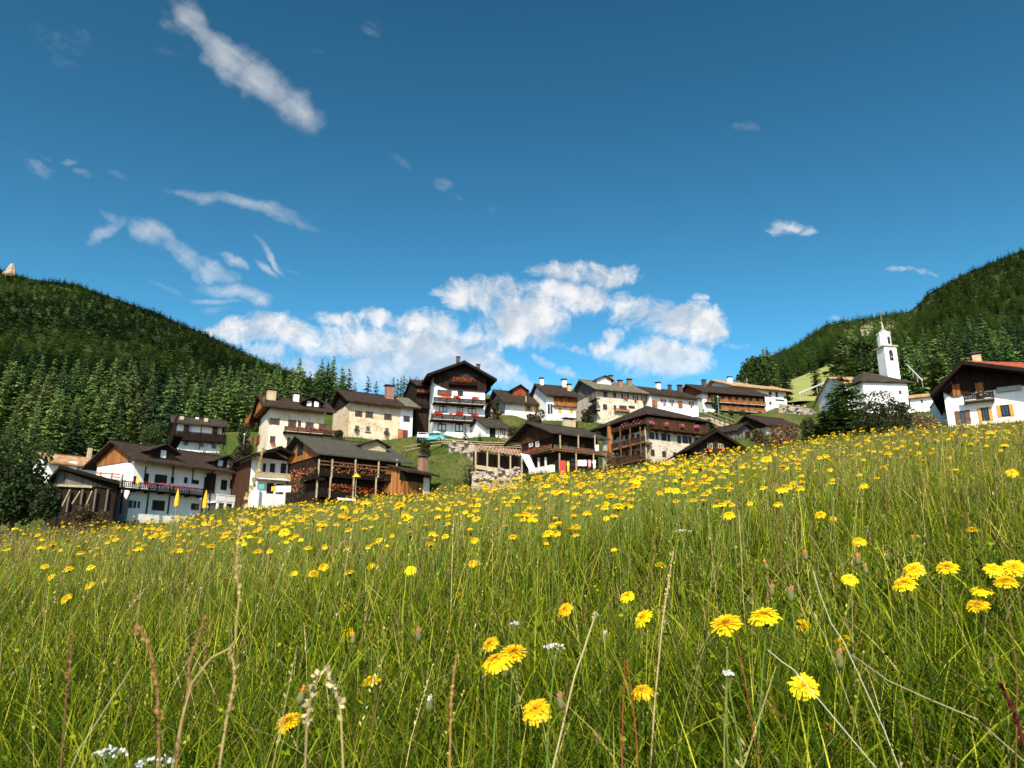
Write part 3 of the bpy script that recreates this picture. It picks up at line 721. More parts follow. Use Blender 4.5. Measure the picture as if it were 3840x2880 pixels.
a0, a1, z0, z1 = h.rect('F', (1435, 1612, 1464, 1624), .5); flower_mass('planter', a0, a1, -.6, -.2, z0 - .2, z1, 160, (.10, .03, .03), h.root, 6, .7)

rp = MB(); h.slab(rp, [(h.W * .83, -h.oe - .12, h.ze + .06), (h.W + h.og + .05, -h.oe - .12, h.ze + .06), (h.W + h.og + .05, h.yr, h.zr + .10), (h.W * .83, h.yr, h.zr + .10)], .05); rp.build('roof_patch', 'grey_slate', h.root)
# --- gabled house in front of the cream house
h = House('gabled_cottage', 'narrow shaded low gabled house between the inn and the flower balcony barn', (940, 1697), (1146, 1729), 86, 10, (1040, 1915), kind='front', ridge=(1055, 1674), wall='white_plaster', oe=.9, og=2.4, t=.2, DR=90)
MB().box((-.12, .0, -1), (-.01, 10, h.ze - .3)).build('side_boarding', 'brown_boards', h.root)
z0 = h.P('F', 1000, 1716)[1]; gm = MB(); gm.prism([(.1, -.06, z0), (h.W - .1, -.06, z0), (h.W - .1, -.06, h.P('F', 1120, 1735)[1]), (h.xa, -.06, h.zr - .45), (.1, -.06, z0 + .3)], (0, -.08, 0)); gm.build('gable_boarding', 'brown_boards', h.root)
h.win([(1012, 1738, 1030, 1775), (1052, 1738, 1072, 1778), (985, 1738, 996, 1770)], frame='dark_wood', curtain=None)
h.balcony((955, 1774, 1130, 1800), proj_=1.2, mat='white_plaster', rail='pale_wood', solid=True)
h.win([(1000, 1812, 1025, 1850), (1035, 1815, 1062, 1852), (1072, 1812, 1085, 1860), (1108, 1812, 1120, 1870)], frame='dark_wood')
h.posts([962, 1092, 1126], 1804, 1880, off=1.1, w=.22, mat='white_plaster')
# --- barn with flower balconies
h = House('flower_balcony_barn', 'wide dark timber barn with olive grey roof and flower hung balconies', (1188, 1696), (1551, 1735), 82, 11, (1350, 1900), ridge=(1156, 1630), wall='dark_boards', roof='olive_slate', oe=1.4, og=1.0, gable='orange_boards', cat='barn')
fb = h
a, z = h.P('S', 1152, 1680, .16); gw = MB(); h.pb(gw, 'S', h.yr - .8, h.yr + .8, .15, .2, z - .6, z + 1.1); gw.build('gable_window', 'glass', h.root)
h.posts([1197, 1247, 1334, 1421, 1489], 1722, 1792, off=1.25, w=.15, mat='pale_wood'); h.posts([1191, 1240, 1327, 1411, 1470], 1790, 1868, off=1.25, w=.15, mat='pale_wood')
for (y0, y1) in ((1726, 1729), (1739, 1742)):
    a0, z0 = h.P('F', 1197, y0 + 0, 1.2); a1, _ = h.P('F', 1489, y1, 1.2); MB().box((a0, -1.24, z0 - .1), (a1, -1.16, z0 + .02)).build('rail', 'old_beam', h.root)
h.balcony((1197, 1768, 1492, 1796), proj_=1.2, mat='dark_wood', flowers=MIXF, dens=34, ftop=.75); h.balcony((1197, 1838, 1480, 1872), proj_=1.2, mat='dark_wood', flowers=ORR, dens=30, ftop=.4)
a0, a1, z0, z1 = h.rect('F', (1205, 1815, 1330, 1826), 1.3)
flower_mass('flower_strip', a0, a1, -1.5, -1.2, z0, z1, 140, MIXF, h.root, 8, .5)
fo = flower_mass('flower_strip', 0, 7, -.3, .3, h.ze - 4.2, h.ze - 1.4, 420, MIXF, h.root, 9, .35); fo.rotation_euler = (0, 0, PI / 2); fo.location = (-1.2, .5, 0)
h.balcony((1130, 1770, 1188, 1800), plane='S', proj_=1.0, flowers=MIXF, dens=26, ftop=.5)
# roof hatch: pale wall dormer with planks
h.dormer(1405, 1690, 3.2, 1.3, 3.0, roof='dark_shingle', face='chimney_plaster', windows=0)
# annex
h = House('timber_annex', 'low annex with orange timber wall and one chimney beside the flower balcony barn', (1530, 1764), (1650, 1783), 86, 6, (1590, 1875), ridge=(1515, 1736), wall='orange_boards', oe=1.2, og=.5, cat='outbuilding')
h.chimney(1604, 1713, 1760, 20, yc=1.0, mat='chimney_brick')
a0, a1, z0, z1 = h.rect('F', (1588, 1800, 1610, 1850), .05); MB().box((a0, -.06, -2), (a1, .3, h.ze - .35)).build('corner_pillar', 'white_plaster', h.root)
h.win([(1563, 1828, 1580, 1846)]); h.panel('upper_boarding', (1500, 1770, 1590, 1806), 'dark_boards')

# --- the tall hotel
h = House('tall_hotel', 'tall white hotel with huge dark timber gable and tiers of red flowers', (1600, 1402), (1864, 1421), 112, 13, (1700, 1638), kind='front', ridge=(1742, 1352), wall='bright_plaster', oe=1.6, og=1.8, t=.3, cat='hotel')
za = h.P('F', 1700, 1462)[1]
kl = (h.zr - h.ze) / (h.xa + h.oe); kr = (h.zr - h.ze) / (h.W - h.xa + h.oe)
gm = MB(); gm.prism([(-.15, -.12, za + .9), (2.4, -.12, za), (h.W + .15, -.12, za), (h.W + .15, -.12, h.ze - .36 + kr * (h.oe - .15)), (h.xa, -.12, h.zr - .36), (-.15, -.12, h.ze - .36 + kl * (h.oe - .15))], (0, -.15, 0)); gm.build('gable_boarding', 'dark_boards', h.root)
h.panel('loggia_dark_panel', (1680, 1397, 1790, 1415), 'rubber_and_shade', off=.30)  # black panel stands in for the shade inside the loggia
h.balcony((1684, 1424, 1788, 1443), proj_=.9, flowers=ORR, dens=120, ftop=.35)
h.panel('loggia_dark_panel', (1640, 1462, 1694, 1484), 'shutter_green', off=.08)
h.balcony((1627, 1494, 1818, 1516), proj_=1.5, flowers=None); h.balcony((1617, 1556, 1822, 1580), proj_=1.7, flowers=None)
def hf(h, x0, x1, y0, y1, off, n, col, sd):
    a0, a1, z0, z1 = h.rect('F', (x0, y0, x1, y1), off); flower_mass('flower_box', a0, a1, -off - .2, -off + .2, z0, z1 , n, col, h.root, sd, .2)
hf(h, 1640, 1692, 1470, 1494, 1.6, 700, ORR, 31); hf(h, 1700, 1742, 1484, 1495, 1.6, 400, RED, 32); hf(h, 1760, 1808, 1488, 1500, 1.6, 460, RED, 33)
hf(h, 1622, 1678, 1544, 1557, 1.8, 600, RED, 34); hf(h, 1704, 1742, 1545, 1559, 1.8, 480, RED, 35); hf(h, 1758, 1800, 1549, 1563, 1.8, 480, RED, 36); hf(h, 1678, 1704, 1550, 1558, 1.8, 120, RED, 37)
h.win([(1716, 1466, 1736, 1485)], frame='dark_wood'); h.win([(1647, 1523, 1676, 1546), (1713, 1526, 1736, 1548), (1755, 1530, 1785, 1552)], frame='shutter_green', curtain='curtain')
h.win([(1641, 1589, 1672, 1618), (1707, 1589, 1737, 1620), (1764, 1593, 1793, 1620)], frame='dark_wood', curtain='curtain'); hf(h, 1770, 1790, 1616, 1628, .3, 110, RED, 38); hf(h, 1644, 1670, 1612, 1621, .3, 90, (.08, .05, .03), 39)
h.chimney(1718, 1338, 1362, 12, yc=3, mat='chimney_dark'); h.chimney(1814, 1368, 1392, 12, yc=4, mat='chimney_dark')
for (y0, y1) in ((1440, 1458), (1478, 1496), (1520, 1555)): 
    z0, z1 = h.P('F', 1822, y1)[1], h.P('F', 1822, y0)[1]
    mb = MB(); h.pb(mb, 'R', .3, h.D - 1, 0, 1.1, z0, z0 + .16); b_ = mb.build('balcony', 'dark_wood', h.root)
    mb = MB(); h.pb(mb, 'R', .3, h.D - 1, 1.0, 1.08, z0 + .161, z1 - .35); mb.build('railing', 'dark_boards', b_)
# dark timber annex on the hotel's left
h = House('dark_barn', 'tall dark timber barn squeezed against the left side of the hotel', (1560, 1440), (1618, 1446), 117, 8, (1590, 1640), ridge=(1562, 1424), wall='dark_boards', oe=.6, og=.3, DR=118, cat='barn')
h.balcony((1564, 1462, 1612, 1476), proj_=.8, rail='red_boards', mat='dark_wood', flowers=MAG, dens=16)
h.balcony((1564, 1516, 1612, 1530), proj_=.8)
# small white annex right of hotel
h = House('white_annex', 'small white building with dark slab roof at the right foot of the hotel', (1818, 1598), (1922, 1606), 110, 7, (1880, 1648), ridge=(1816, 1566), wall='bright_plaster', roof='mossy_shingle', oe=.9, og=.4, DR=112)
h.win([(1875, 1606, 1893, 1632)], frame='dark_wood', curtain='curtain'); h.panel('door', (1836, 1604, 1858, 1650), 'dark_boards')
# --- white house with orange shutters
h = House('orange_shutter_house', 'white house with red dormer and orange shutters right of the hotel', (1885, 1506), (2064, 1517), 122, 9, (1960, 1562), ridge=(1892, 1462), wall='bright_plaster', oe=1.2, og=.9, DR=125)
h.dormer(1948, 1484, 2.6, 1.9, 3, face='red_boards', windows=1, wmat='red_boards')
h.win([(1968, 1519, 1996, 1543), (2002, 1522, 2034, 1546)], frame='pale_wood', shut='shutter_orange'); h.panel('drainpipe', (1971, 1510, 1974, 1562), 'pale_wood', off=.1)
h.posts([1972, 2015], 1485, 1508, off=1.2, w=.16, mat='pale_wood')
h = House('loggia_house', 'white house with an orange timber loggia under its eave and tall capped chimneys', (2044, 1479), (2178, 1484), 120, 9, (2110, 1592), ridge=(2022, 1440), wall='bright_plaster', oe=1.1, og=.6, DR=122, cat='house')
h.chimney(2031, 1417, 1442, 12, yc=4.5, mat='white_plaster'); h.chimney(2137, 1424, 1444, 15, yc=4.4, mat='white_plaster'); h.chimney(2157, 1442, 1470, 13, yc=2, mat='chimney_plaster')
h.panel('timber_loggia', (2078, 1490, 2164, 1521), 'orange_boards', off=.10)
h.balcony((2078, 1508, 2166, 1523), proj_=.7, mat='orange_boards', rail='orange_boards'); h.posts([2080, 2105, 2135, 2164], 1488, 1510, off=.65, w=.14, mat='dark_wood')
h.win([(2093, 1530, 2106, 1549), (2136, 1533, 2150, 1549)], frame='shutter_orange', curtain='yellow_cloth'); h.win([(2053, 1515, 2062, 1552), (2064, 1515, 2072, 1552)], frame='shutter_green')
h.win([(2134, 1572, 2150, 1586)], frame='shutter_orange')
# --- long stone house
h = House('long_stone_house', 'long pale stone house with grey roof, left gable of old boards and four chimneys', (2228, 1455), (2440, 1474), 128, 11, (2300, 1605), ridge=(2200, 1423), wall='grey_stone', roof='grey_slate', oe=1.2, og=1.0, gable='grey_boards')
h.dormer(2266, 1440, 3.0, 1.5, 3.0, face='white_plaster', windows=0, roof='dark_shingle')
h.chimney(2290, 1408, 1436, 13, yc=4.6, mat='chimney_brick'); h.chimney(2325, 1426, 1455, 14, yc=2.2, mat='chimney_brick'); h.chimney(2406, 1426, 1444, 14, yc=4.5, mat='chimney_brick')
h.win([(2263, 1470, 2277, 1490), (2300, 1474, 2310, 1490)], frame='shutter_brown'); h.win([(2330, 1478, 2356, 1494), (2373, 1483, 2392, 1500), (2404, 1485, 2423, 1502)], frame='white_plaster', shut='shutter_brown', flow=RED)
h.win([(2261, 1516, 2276, 1536), (2301, 1520, 2310, 1537), (2322, 1521, 2350, 1534), (2357, 1522, 2380, 1532)], frame='brown_boards'); h.balcony((2308, 1534, 2362, 1543), proj_=.7, mat='orange_boards', rail='orange_boards', flowers=ORR, dens=20)
h.balcony((2206, 1476, 2234, 1500), plane='S', proj_=.9, mat='grey_boards', rail='grey_boards'); h.balcony((2206, 1520, 2234, 1545), plane='S', proj_=.9, mat='dark_wood')
h = House('white_row_house', 'white row house with dark roof and orange panels continuing the long stone house', (2446, 1474), (2634, 1495), 131, 10, (2550, 1570), ridge=(2421, 1448), wall='bright_plaster', oe=1.1, og=.3)
h.chimney(2467, 1434, 1448, 13, yc=5, mat='white_plaster'); h.chimney(2511, 1444, 1454, 10, yc=5, mat='chimney_dark'); h.chimney(2581, 1448, 1462, 13, yc=5, mat='chimney_dark')
h.panel('orange_panel', (2446, 1500, 2466, 1523), 'orange_boards', off=.3); h.panel('orange_panel', (2544, 1504, 2560, 1526), 'orange_boards', off=.3)
h.win([(2478, 1497, 2496, 1510), (2510, 1500, 2526, 1512), (2583, 1507, 2600, 1520)], frame='white_plaster', shut='shutter_brown', flow=PINK)
# --- stone house with hipped roof and galleries
h = House('gallery_house', 'big stone house with dark hipped roof and galleries lined with pink flowers', (2424, 1548), (2664, 1578), 93, 11, (2500, 1765), kind='hip', rise=3.0, hipin=4.2, wall='grey_stone', oe=1.5, og=1.5, t=.2)
h.balcony((2440, 1584, 2655, 1618), proj_=1.25, mat='brown_boards', rail='brown_boards', solid=True, flowers=None)
for k, x in enumerate((2446, 2495, 2555, 2616)): hf(h, x - 11, x + 11, 1580 + k * 5, 1592 + k * 5, 1.5, 150, PINK, 50 + k)
h.win([(2435, 1622, 2452, 1646), (2459, 1624, 2468, 1648), (2480, 1626, 2498, 1652), (2503, 1628, 2512, 1655), (2540, 1634, 2552, 1662), (2560, 1636, 2578, 1662), (2582, 1638, 2592, 1664), (2606, 1640, 2616, 1664)], frame='dark_wood')
h.win([(2440, 1686, 2454, 1710), (2483, 1692, 2497, 1714), (2524, 1696, 2537, 1716)], frame='shutter_brown')
h.panel('drainpipe', (2420, 1600, 2425, 1740), 'pale_wood', off=.14)
h.panel('upper_boarding', (2300, 1560, 2418, 1628), 'dark_boards', plane='S', off=.06)
h.balcony((2290, 1590, 2420, 1606), plane='S', proj_=1.25, mat='brown_boards', rail='brown_boards', flowers=PINK, dens=16)
h.balcony((2290, 1650, 2418, 1676), plane='S', proj_=1.25, mat='old_beam', rail='brown_boards', solid=True)
h.balcony((2288, 1710, 2416, 1738), plane='S', proj_=1.25, mat='old_beam', rail='brown_boards', solid=True)
h.posts([2285], 1590, 1745, plane='S', off=1.25, w=.45, mat='orange_beam'); h.posts([2325, 2362, 2400], 1600, 1715, plane='S', off=1.2, w=.14, mat='old_beam')
for y0, y1 in ((1632, 1650), (1695, 1711)): h.win([(2302 + 22 * i, y0 - i, 2312 + 22 * i, y1 - i) for i in range(5)], plane='S', frame='dark_wood')
# --- dark barn in the middle with washing
h = House('balcony_barn', 'dark timber barn with corner balcony, red flowers and washing hung in front', (2066, 1618), (2290, 1646), 88, 9, (2150, 1790), ridge=(2002, 1581), wall='dark_boards', roof='mossy_shingle', oe=1.1, og=1.3, gable='brown_boards', cat='barn')
bb = h
h.balcony((2078, 1680, 2285, 1700), proj_=1.1, mat='old_beam', rail='old_beam'); h.balcony((1955, 1680, 2066, 1700), plane='S', proj_=1.1, mat='old_beam', rail='old_beam', flowers=RED, dens=20, ftop=.1)
h.posts([2100, 2168, 2230], 1632, 1682, off=1.05, w=.13, mat='pale_wood'); h.posts([2098, 2160, 2225, 2270], 1700, 1770, off=1.05, w=.13, mat='pale_wood')
h.win([(2112, 1660, 2128, 1680), (2178, 1664, 2192, 1682), (2140, 1715, 2165, 1750)], frame='brown_boards'); h.win([(1985, 1655, 1998, 1676), (2010, 1655, 2022, 1676)], plane='S', frame='white_plaster')
h.posts([2020, 2046, 1992], 1715, 1755, plane='S', off=.3, w=.2, mat='white_plaster')
a0, a1, z0, z1 = h.rect('S', (1985, 1752, 2064, 1800), .4); mb = MB(); h.pb(mb, 'S', .0, a1, 0, .5, -2, z1); mb.build('plinth', 'white_plaster', h.root)
h.chimney(2125, 1568, 1598, 20, yc=5, mat='chimney_plaster')
h.chimney(2180, 1574, 1602, 16, yc=5, mat='chimney_plaster')
# --- small dark hut by the meadow edge
h = House('dark_hut', 'small dark timber hut with gable roof and two tiny windows rising out of the grass', (2571, 1686), (2809, 1684), 82, 6, (2690, 1740), kind='front', ridge=(2687, 1609), wall='dark_boards', roof='dark_shingle', oe=.8, og=1.0, DR=82.5, cat='hut', t=.18)
h.win([(2652, 1662, 2672, 1684), (2692, 1664, 2712, 1682)], frame='pale_wood', flow=RED)
# --- long house with orange balconies
h = House('orange_balcony_house', 'long house with two storeys of orange timber balconies under a dark roof', (2632, 1466), (2894, 1486), 142, 10, (2760, 1560), ridge=(2608, 1441), wall='white_plaster', oe=1.3, og=.8, gable='red_boards')
h.chimney(2639, 1424, 1444, 12, yc=4, mat='chimney_dark')
h.panel('upper_boarding', (2655, 1480, 2868, 1500), 'brown_boards')
h.balcony((2652, 1500, 2872, 1516), proj_=1.2, mat='dark_wood', rail='orange_boards', flowers=ORR, dens=14); h.balcony((2690, 1528, 2872, 1546), proj_=1.2, mat='dark_wood', rail='orange_boards')
h.win([(2664 + 26 * i, 1486 + i * 1.5, 2678 + 26 * i, 1500 + i * 1.5) for i in range(8)], frame='white_plaster', shut='shutter_orange'); h.win([(2700 + 30 * i, 1522 + i * 1.4, 2716 + 30 * i, 1538 + i * 1.4) for i in range(6)], frame='white_plaster', shut='shutter_orange')
h = House('tan_roof_house', 'white house with broad tan tile roof behind the orange balcony house', (2741, 1442), (2978, 1466), 156, 12, (2900, 1530), ridge=(2742, 1424), wall='bright_plaster', roof='tan_tiles', oe=1.4, og=1.2)
h.chimney(2735, 1413, 1440, 12, yc=3, mat='white_plaster'); h.chimney(2797, 1413, 1430, 10, yc=6, mat='white_plaster', cap=False)
h.win([(2883, 1469, 2893, 1482), (2908, 1470, 2916, 1490), (2940, 1486, 2948, 1496), (2884, 1506, 2893, 1518)], frame='red_boards')
h.panel('sign_board', (2908, 1498, 2942, 1504), 'shutter_green', off=.05, th=.04)
# --- small barns by the hill foot
h = House('low_stone_barn', 'low barn with dark slab roof and short pale wall beside the big spruce', (2872, 1592), (3020, 1600), 104, 7, (2960, 1640), ridge=(2890, 1556), wall='grey_stone', oe=.9, og=.8, gable='dark_boards', DR=107, cat='barn')
h.win([(2948, 1600, 2966, 1608)], frame='dark_wood')
h = House('grey_shed', 'tiny shed with pale edged planks roof below the low stone barn', (2768, 1618), (2856, 1616), 98, 5, (2810, 1660), kind='front', ridge=(2800, 1583), wall='grey_boards', oe=.4, og=.5, DR=101, t=.15, cat='shed')
h.panel('door', (2796, 1618, 2814, 1650), 'dark_boards')
# --- church
h = House('village_church', 'white village church with brown roof, square tower and onion dome', (3226, 1427), (3424, 1431), 124, 11, (3330, 1560), kind='hip', rise=3.4, hipin=4.0, wall='bright_plaster', roof='mossy_shingle', oe=.6, og=.8, DR=125, cat='church')
ch = h
h.win([(3371, 1464, 3380, 1478)], frame='shutter_brown')
xa, _ = h.P('F', 3311, 1400, -3.2); xb, _ = h.P('F', 3373, 1400, -3.2); wT = (xb - xa) * .74; xa += (xb - xa) * .28; xb = xa + wT; z1 = h.P('F', 3340, 1300, -3.2)[1]; yT = 3.2
mb = MB(); mb.box((xa, yT, 0), (xb, yT + wT, z1)); tw = mb.build('tower', 'bright_plaster', h.root)
mb = MB(); mb.box((xa - .25, yT - .25, z1), (xb + .25, yT + wT + .25, z1 + .28)); mb.build('cornice', 'pale_wood', tw)
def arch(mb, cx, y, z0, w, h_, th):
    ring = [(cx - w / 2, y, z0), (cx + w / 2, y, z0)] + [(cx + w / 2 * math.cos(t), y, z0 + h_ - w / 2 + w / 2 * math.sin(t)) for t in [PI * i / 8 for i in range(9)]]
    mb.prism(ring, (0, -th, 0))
_, zw0 = h.P('F', 3342, 1352, -3.2); cxw = (xa + xb) / 2; zw1 = h.P('F', 3342, 1312, -3.2)[1]
mb = MB(); arch(mb, cxw, yT + .0, zw0, .72, zw1 - zw0, .05); mb.build('belfry_dark_panel', 'rubber_and_shade', tw)  # black arch plate: the dark inside the belfry, put into the colour
mb = MB(); mb.lathe((cxw, yT - .06, zw0 + .45), [(.32, 0), (.26, .15), (.2, .4), (.1, .55)], 10); mb.build('bell', 'bronze', tw)
cxT, cyT = (xa + xb) / 2, yT + wT / 2
zo1 = h.P('F', 3333, 1256, -4.4)[1]; R8 = wT / 2 * .98
mb = MB(); mb.lathe((cxT - .15, cyT, z1 + .28), [(R8, 0), (R8, zo1 - z1 - .28), (R8 * 1.12, zo1 - z1 - .28), (R8 * 1.12, zo1 - z1 - .1), (R8 * .9, zo1 - z1)], 8, PI / 8); mb.build('octagon_stage', 'bright_plaster', h.root)
cxo, z2 = h.P('F', 3336, 1290, -3.4); zt2 = h.P('F', 3336, 1262, -3.4)[1]
mb = MB(); arch(mb, cxT, cyT - R8 * math.cos(PI / 8) + .0, z2, .5, zt2 - z2, .06); mb.build('belfry_dark_panel', 'rubber_and_shade', h.root)  # upper arch is also a black plate painted as inner shade
zd = zo1; hd = h.P('F', 3333, 1205, -4.4)[1] - zo1
mb = MB(); mb.lathe((cxT - .15, cyT, zd), [(R8 * .75, 0), (R8 * .78, hd * .10), (R8 * .62, hd * .24), (R8 * .34, hd * .36), (R8 * .18, hd * .42), (R8 * .22, hd * .46), (R8 * .24, hd * .56), (R8 * .13, hd * .68), (.06, hd)], 16); mb.build('dome', 'dome_metal', h.root, smooth=True)
zc = h.P('F', 3332, 1162, -4.4)[1]
mb = MB(); mb.tube((cxT - .15, cyT, zd + hd * .9), (cxT - .15, cyT, zc), .06, .04); mb.lathe((cxT - .15, cyT, zd + hd + .15), [(.05, 0), (.22, .15), (.22, .3), (.05, .45)], 8); mb.box((cxT - .5, cyT - .05, zc - .75), (cxT + .2, cyT + .05, zc - .65)); mb.build('cross', 'bronze', h.root)
h2 = House('church_nave', 'left nave of the church with pale edged roof sloping down towards the spruce', (3165, 1442), (3262, 1432), 128, 12, (3210, 1545), ridge=(3240, 1372), wall='white_plaster', roof='tan_tiles', oe=.5, og=.4, DR=128, rise=2.9, cat='church wing')
h = House('church_wing', 'low white wing with two small windows joining the church to the big chalet', (3405, 1490), (3640, 1466), 112, 6, (3480, 1580), ridge=(3410, 1478), wall='bright_plaster', oe=.6, og=.2, rise=1.0, roof='tan_tiles', cat='house')
h.win([(3453, 1499, 3461, 1511), (3502, 1495, 3510, 1508)], frame='shutter_brown')
# --- big chalet on the right
h = House('big_chalet', 'large white chalet with dark timber gable and red tile roof, right edge', (3486, 1476), (4060, None), 80, 10, (3600, 1600), kind='front', ridge=(3608, 1353), DR=72, wall='bright_plaster', roof='dark_shingle', oe=1.2, og=2.6, t=.28, cat='chalet')
bc = h
zl = h.P('F', 3620, 1482)[1]; kl = (h.zr - h.ze) / (h.xa + h.oe); kr = (h.zr - h.ze) / (h.W - h.xa + h.oe)
gm = MB(); gm.prism([(-.1, -.10, h.ze + kl * (h.oe - .1) - .4), (.9, -.10, zl), (h.W + .1, -.10, zl + .6), (h.W + .1, -.10, h.ze + kr * (h.oe - .1) - .4), (h.xa, -.10, h.zr - .4)], (0, -.12, 0)); gm.build('gable_boarding', 'dark_boards', h.root)
h.panel('door', (3572, 1440, 3600, 1485), 'orange_boards', off=.26); h.panel('door', (3660, 1435, 3690, 1492), 'orange_boards', off=.26)
h.balcony((3612, 1474, 3728, 1502), proj_=1.1, mat='grey_boards', rail='dark_wood', flowers=(.5, .45, .35), dens=18)
h.win([(3738, 1518, 3802, 1562), (3668, 1528, 3722, 1578)], frame='dark_wood', shut='shutter_orange'); h.win([(3582, 1540, 3640, 1590)], frame='old_beam', shut='old_beam')
h.chimney(3660, 1324, 1360, 34, yc=3.0, mat='chimney_plaster')
h.panel('metal_flashing', (3738, 1448, 3830, 1466), 'metal_sheet', off=.3)

v0 = Vector((h.xa - .1, -h.og - .05, h.zr + .04)); v1 = Vector((h.W + h.oe + .1, -h.og - .05, h.ze + .04)); v2 = v1 + Vector((0, 5, 2.3)); v3 = v0 + Vector((.2, 5, .2))
r = MB(); h.slab(r, [v0, v1, v2, v3], .12); r.build('raised_tile_roof', 'red_tiles', h.root)
# ------------------------------------------------------------------ the ground
SKYL = [(-1500, 2040), (-600, 2014), (0, 1995), (400, 1978), (800, 1942), (1200, 1895), (1600, 1862), (1900, 1812), (2300, 1775), (2600, 1722), (3000, 1665), (3400, 1612), (3840, 1580), (4500, 1530), (5600, 1450)]
_X = np.array([ray(a, b_)[0] for a, b_ in SKYL]); _E = np.array([ray(a, b_)[1] for a, b_ in SKYL])
RR = 13.0
lin_b, lin_a = np.polyfit(_X[2:13], _E[2:13], 1)
def smooth(t): t = np.clip(t, 0, 1); return t * t * (3 - 2 * t)
GH = 0.30        # grass height
def flower_top(x, y):
    """height of the flower heads above z=0 (eye level is CAMZ)"""
    yy = np.maximum(y, 0.2); X = x / yy
    r = np.interp(X, _X, _E) - (lin_a + lin_b * X)
    r = r * smooth(yy / 5.0) * np.where(yy > 0, 1, 0)
    r = np.clip(r, -.1, .1)
    base = (lin_a + 0.2 / RR) * y + lin_b * x - 0.2
    return CAMZ + base + r * yy
def meadow(x, y):
    x = np.asarray(x, float); y = np.asarray(y, float)
    yc = np.minimum(y, RR)
    k = yc / np.maximum(y, 1e-3); k = np.where(y > RR, k, 1.0)
    h = flower_top(x * k, yc) - GH - 0.03
    h = h + 0.025 * np.sin(x * 2.1 + 1) * np.cos(y * 1.7) + .02 * np.sin(x * 5.3 + y * 4.1)
    return h - 0.10 * np.maximum(y - RR, 0)
C_ = list(CTRL)
def ctl(px, py, Y): p = at(px, py, Y); C_.append((p.x, p.y, p.z)); return p
for c in ((1650, 1790, 92), (1600, 1735, 96), (1700, 1700, 100), (1560, 1690, 100), (1760, 1850, 80), (1680, 1660, 106), (1850, 1665, 105), (2500, 1600, 112), (2700, 1580, 118), (2700, 1640, 100), (2850, 1562, 128), (2900, 1700, 88),
          (3000, 1660, 84), (3150, 1640, 92), (3300, 1620, 90), (3500, 1600, 88), (3450, 1560, 105), (100, 1950, 70), (-300, 1960, 70), (0, 1800, 130), (300, 1780, 140), (-800, 1900, 90), (3100, 1500, 150), (4200, 1550, 80), (4600, 1480, 100), (600, 1720, 150), (950, 1640, 150), (1300, 1560, 150), (1500, 1520, 160), (1800, 1500, 165), (2300, 1500, 170)): ctl(*c)
for px_ in list(range(-1400, 5400, 160)):
    ysk = float(np.interp(px_, [q_[0] for q_ in SKYL], [q_[1] for q_ in SKYL]))
    for Y_ in (62, 69): ctl(px_, ysk + 26, Y_)
    if px_ < 1900: ctl(px_, ysk + 14, 76)
    if px_ < 150 or px_ > 2560: ctl(px_, ysk + 12, 78)
    if px_ > 2860: ctl(px_, ysk + 4, 86)
C_ = np.array(C_)
def village(x, y):
    x = np.asarray(x, float); y = np.asarray(y, float); sh = x.shape; x = x.ravel(); y = y.ravel(); out = np.empty(len(x))
    for i in range(0, len(x), 20000):
        d2 = (x[i:i+20000, None] - C_[None, :, 0]) ** 2 + (y[i:i+20000, None] - C_[None, :, 1]) ** 2 + 3.0
        w = d2 ** -2.4; out[i:i+20000] = (w * C_[None, :, 2]).sum(1) / w.sum(1)
    return out.reshape(sh)
def terrain(x, y):
    x = np.asarray(x, float); y = np.asarray(y, float)
    m = meadow(x, y); v = village(x, y)
    t = smooth((y - 24) / 44.0); h = m * (1 - t) + v * t
    lim = CAMZ + np.interp(x / np.maximum(y, 1), _X, _E) * y - 0.03 * y
    mid = (y > RR) & (y < 66)
    f = smooth((y - RR) / 6.0)
    return np.where(mid, np.minimum(h, lim * f + h * (1 - f)), h)
ys = np.concatenate([np.linspace(-6, 0, 12)[:-1], np.linspace(0, 16, 90)[:-1], np.linspace(16, 60, 50)[:-1], np.linspace(60, 180, 110)[:-1], np.geomspace(180, 6000, 26)])
xs = np.sign(np.linspace(-1, 1, 241)) * np.abs(np.linspace(-1, 1, 241)) ** 1.15 * 1.5
YY, XX = np.meshgrid(ys, xs, indexing='ij'); XX = XX * (np.abs(YY) + 5)
ZZ = terrain(XX, YY)
far = YY > 170; ZZ = np.where(far, np.minimum(ZZ, 22.0 - (YY - 170) * .01), ZZ)
nr, nc = YY.shape
idx = np.arange(nr * nc).reshape(nr, nc)
F = np.stack([idx[:-1, :-1], idx[:-1, 1:], idx[1:, 1:], idx[1:, :-1]], -1).reshape(-1, 4)
o = link_mesh('ground', np_mesh('ground', np.stack([XX, YY, ZZ], -1).reshape(-1, 3), F), 'ground', smooth=True)
tag(o, 'grassy slope under the meadow and the village', kind='structure')
def gz1(x, y): return float(terrain(np.array([x]), np.array([y]))[0])

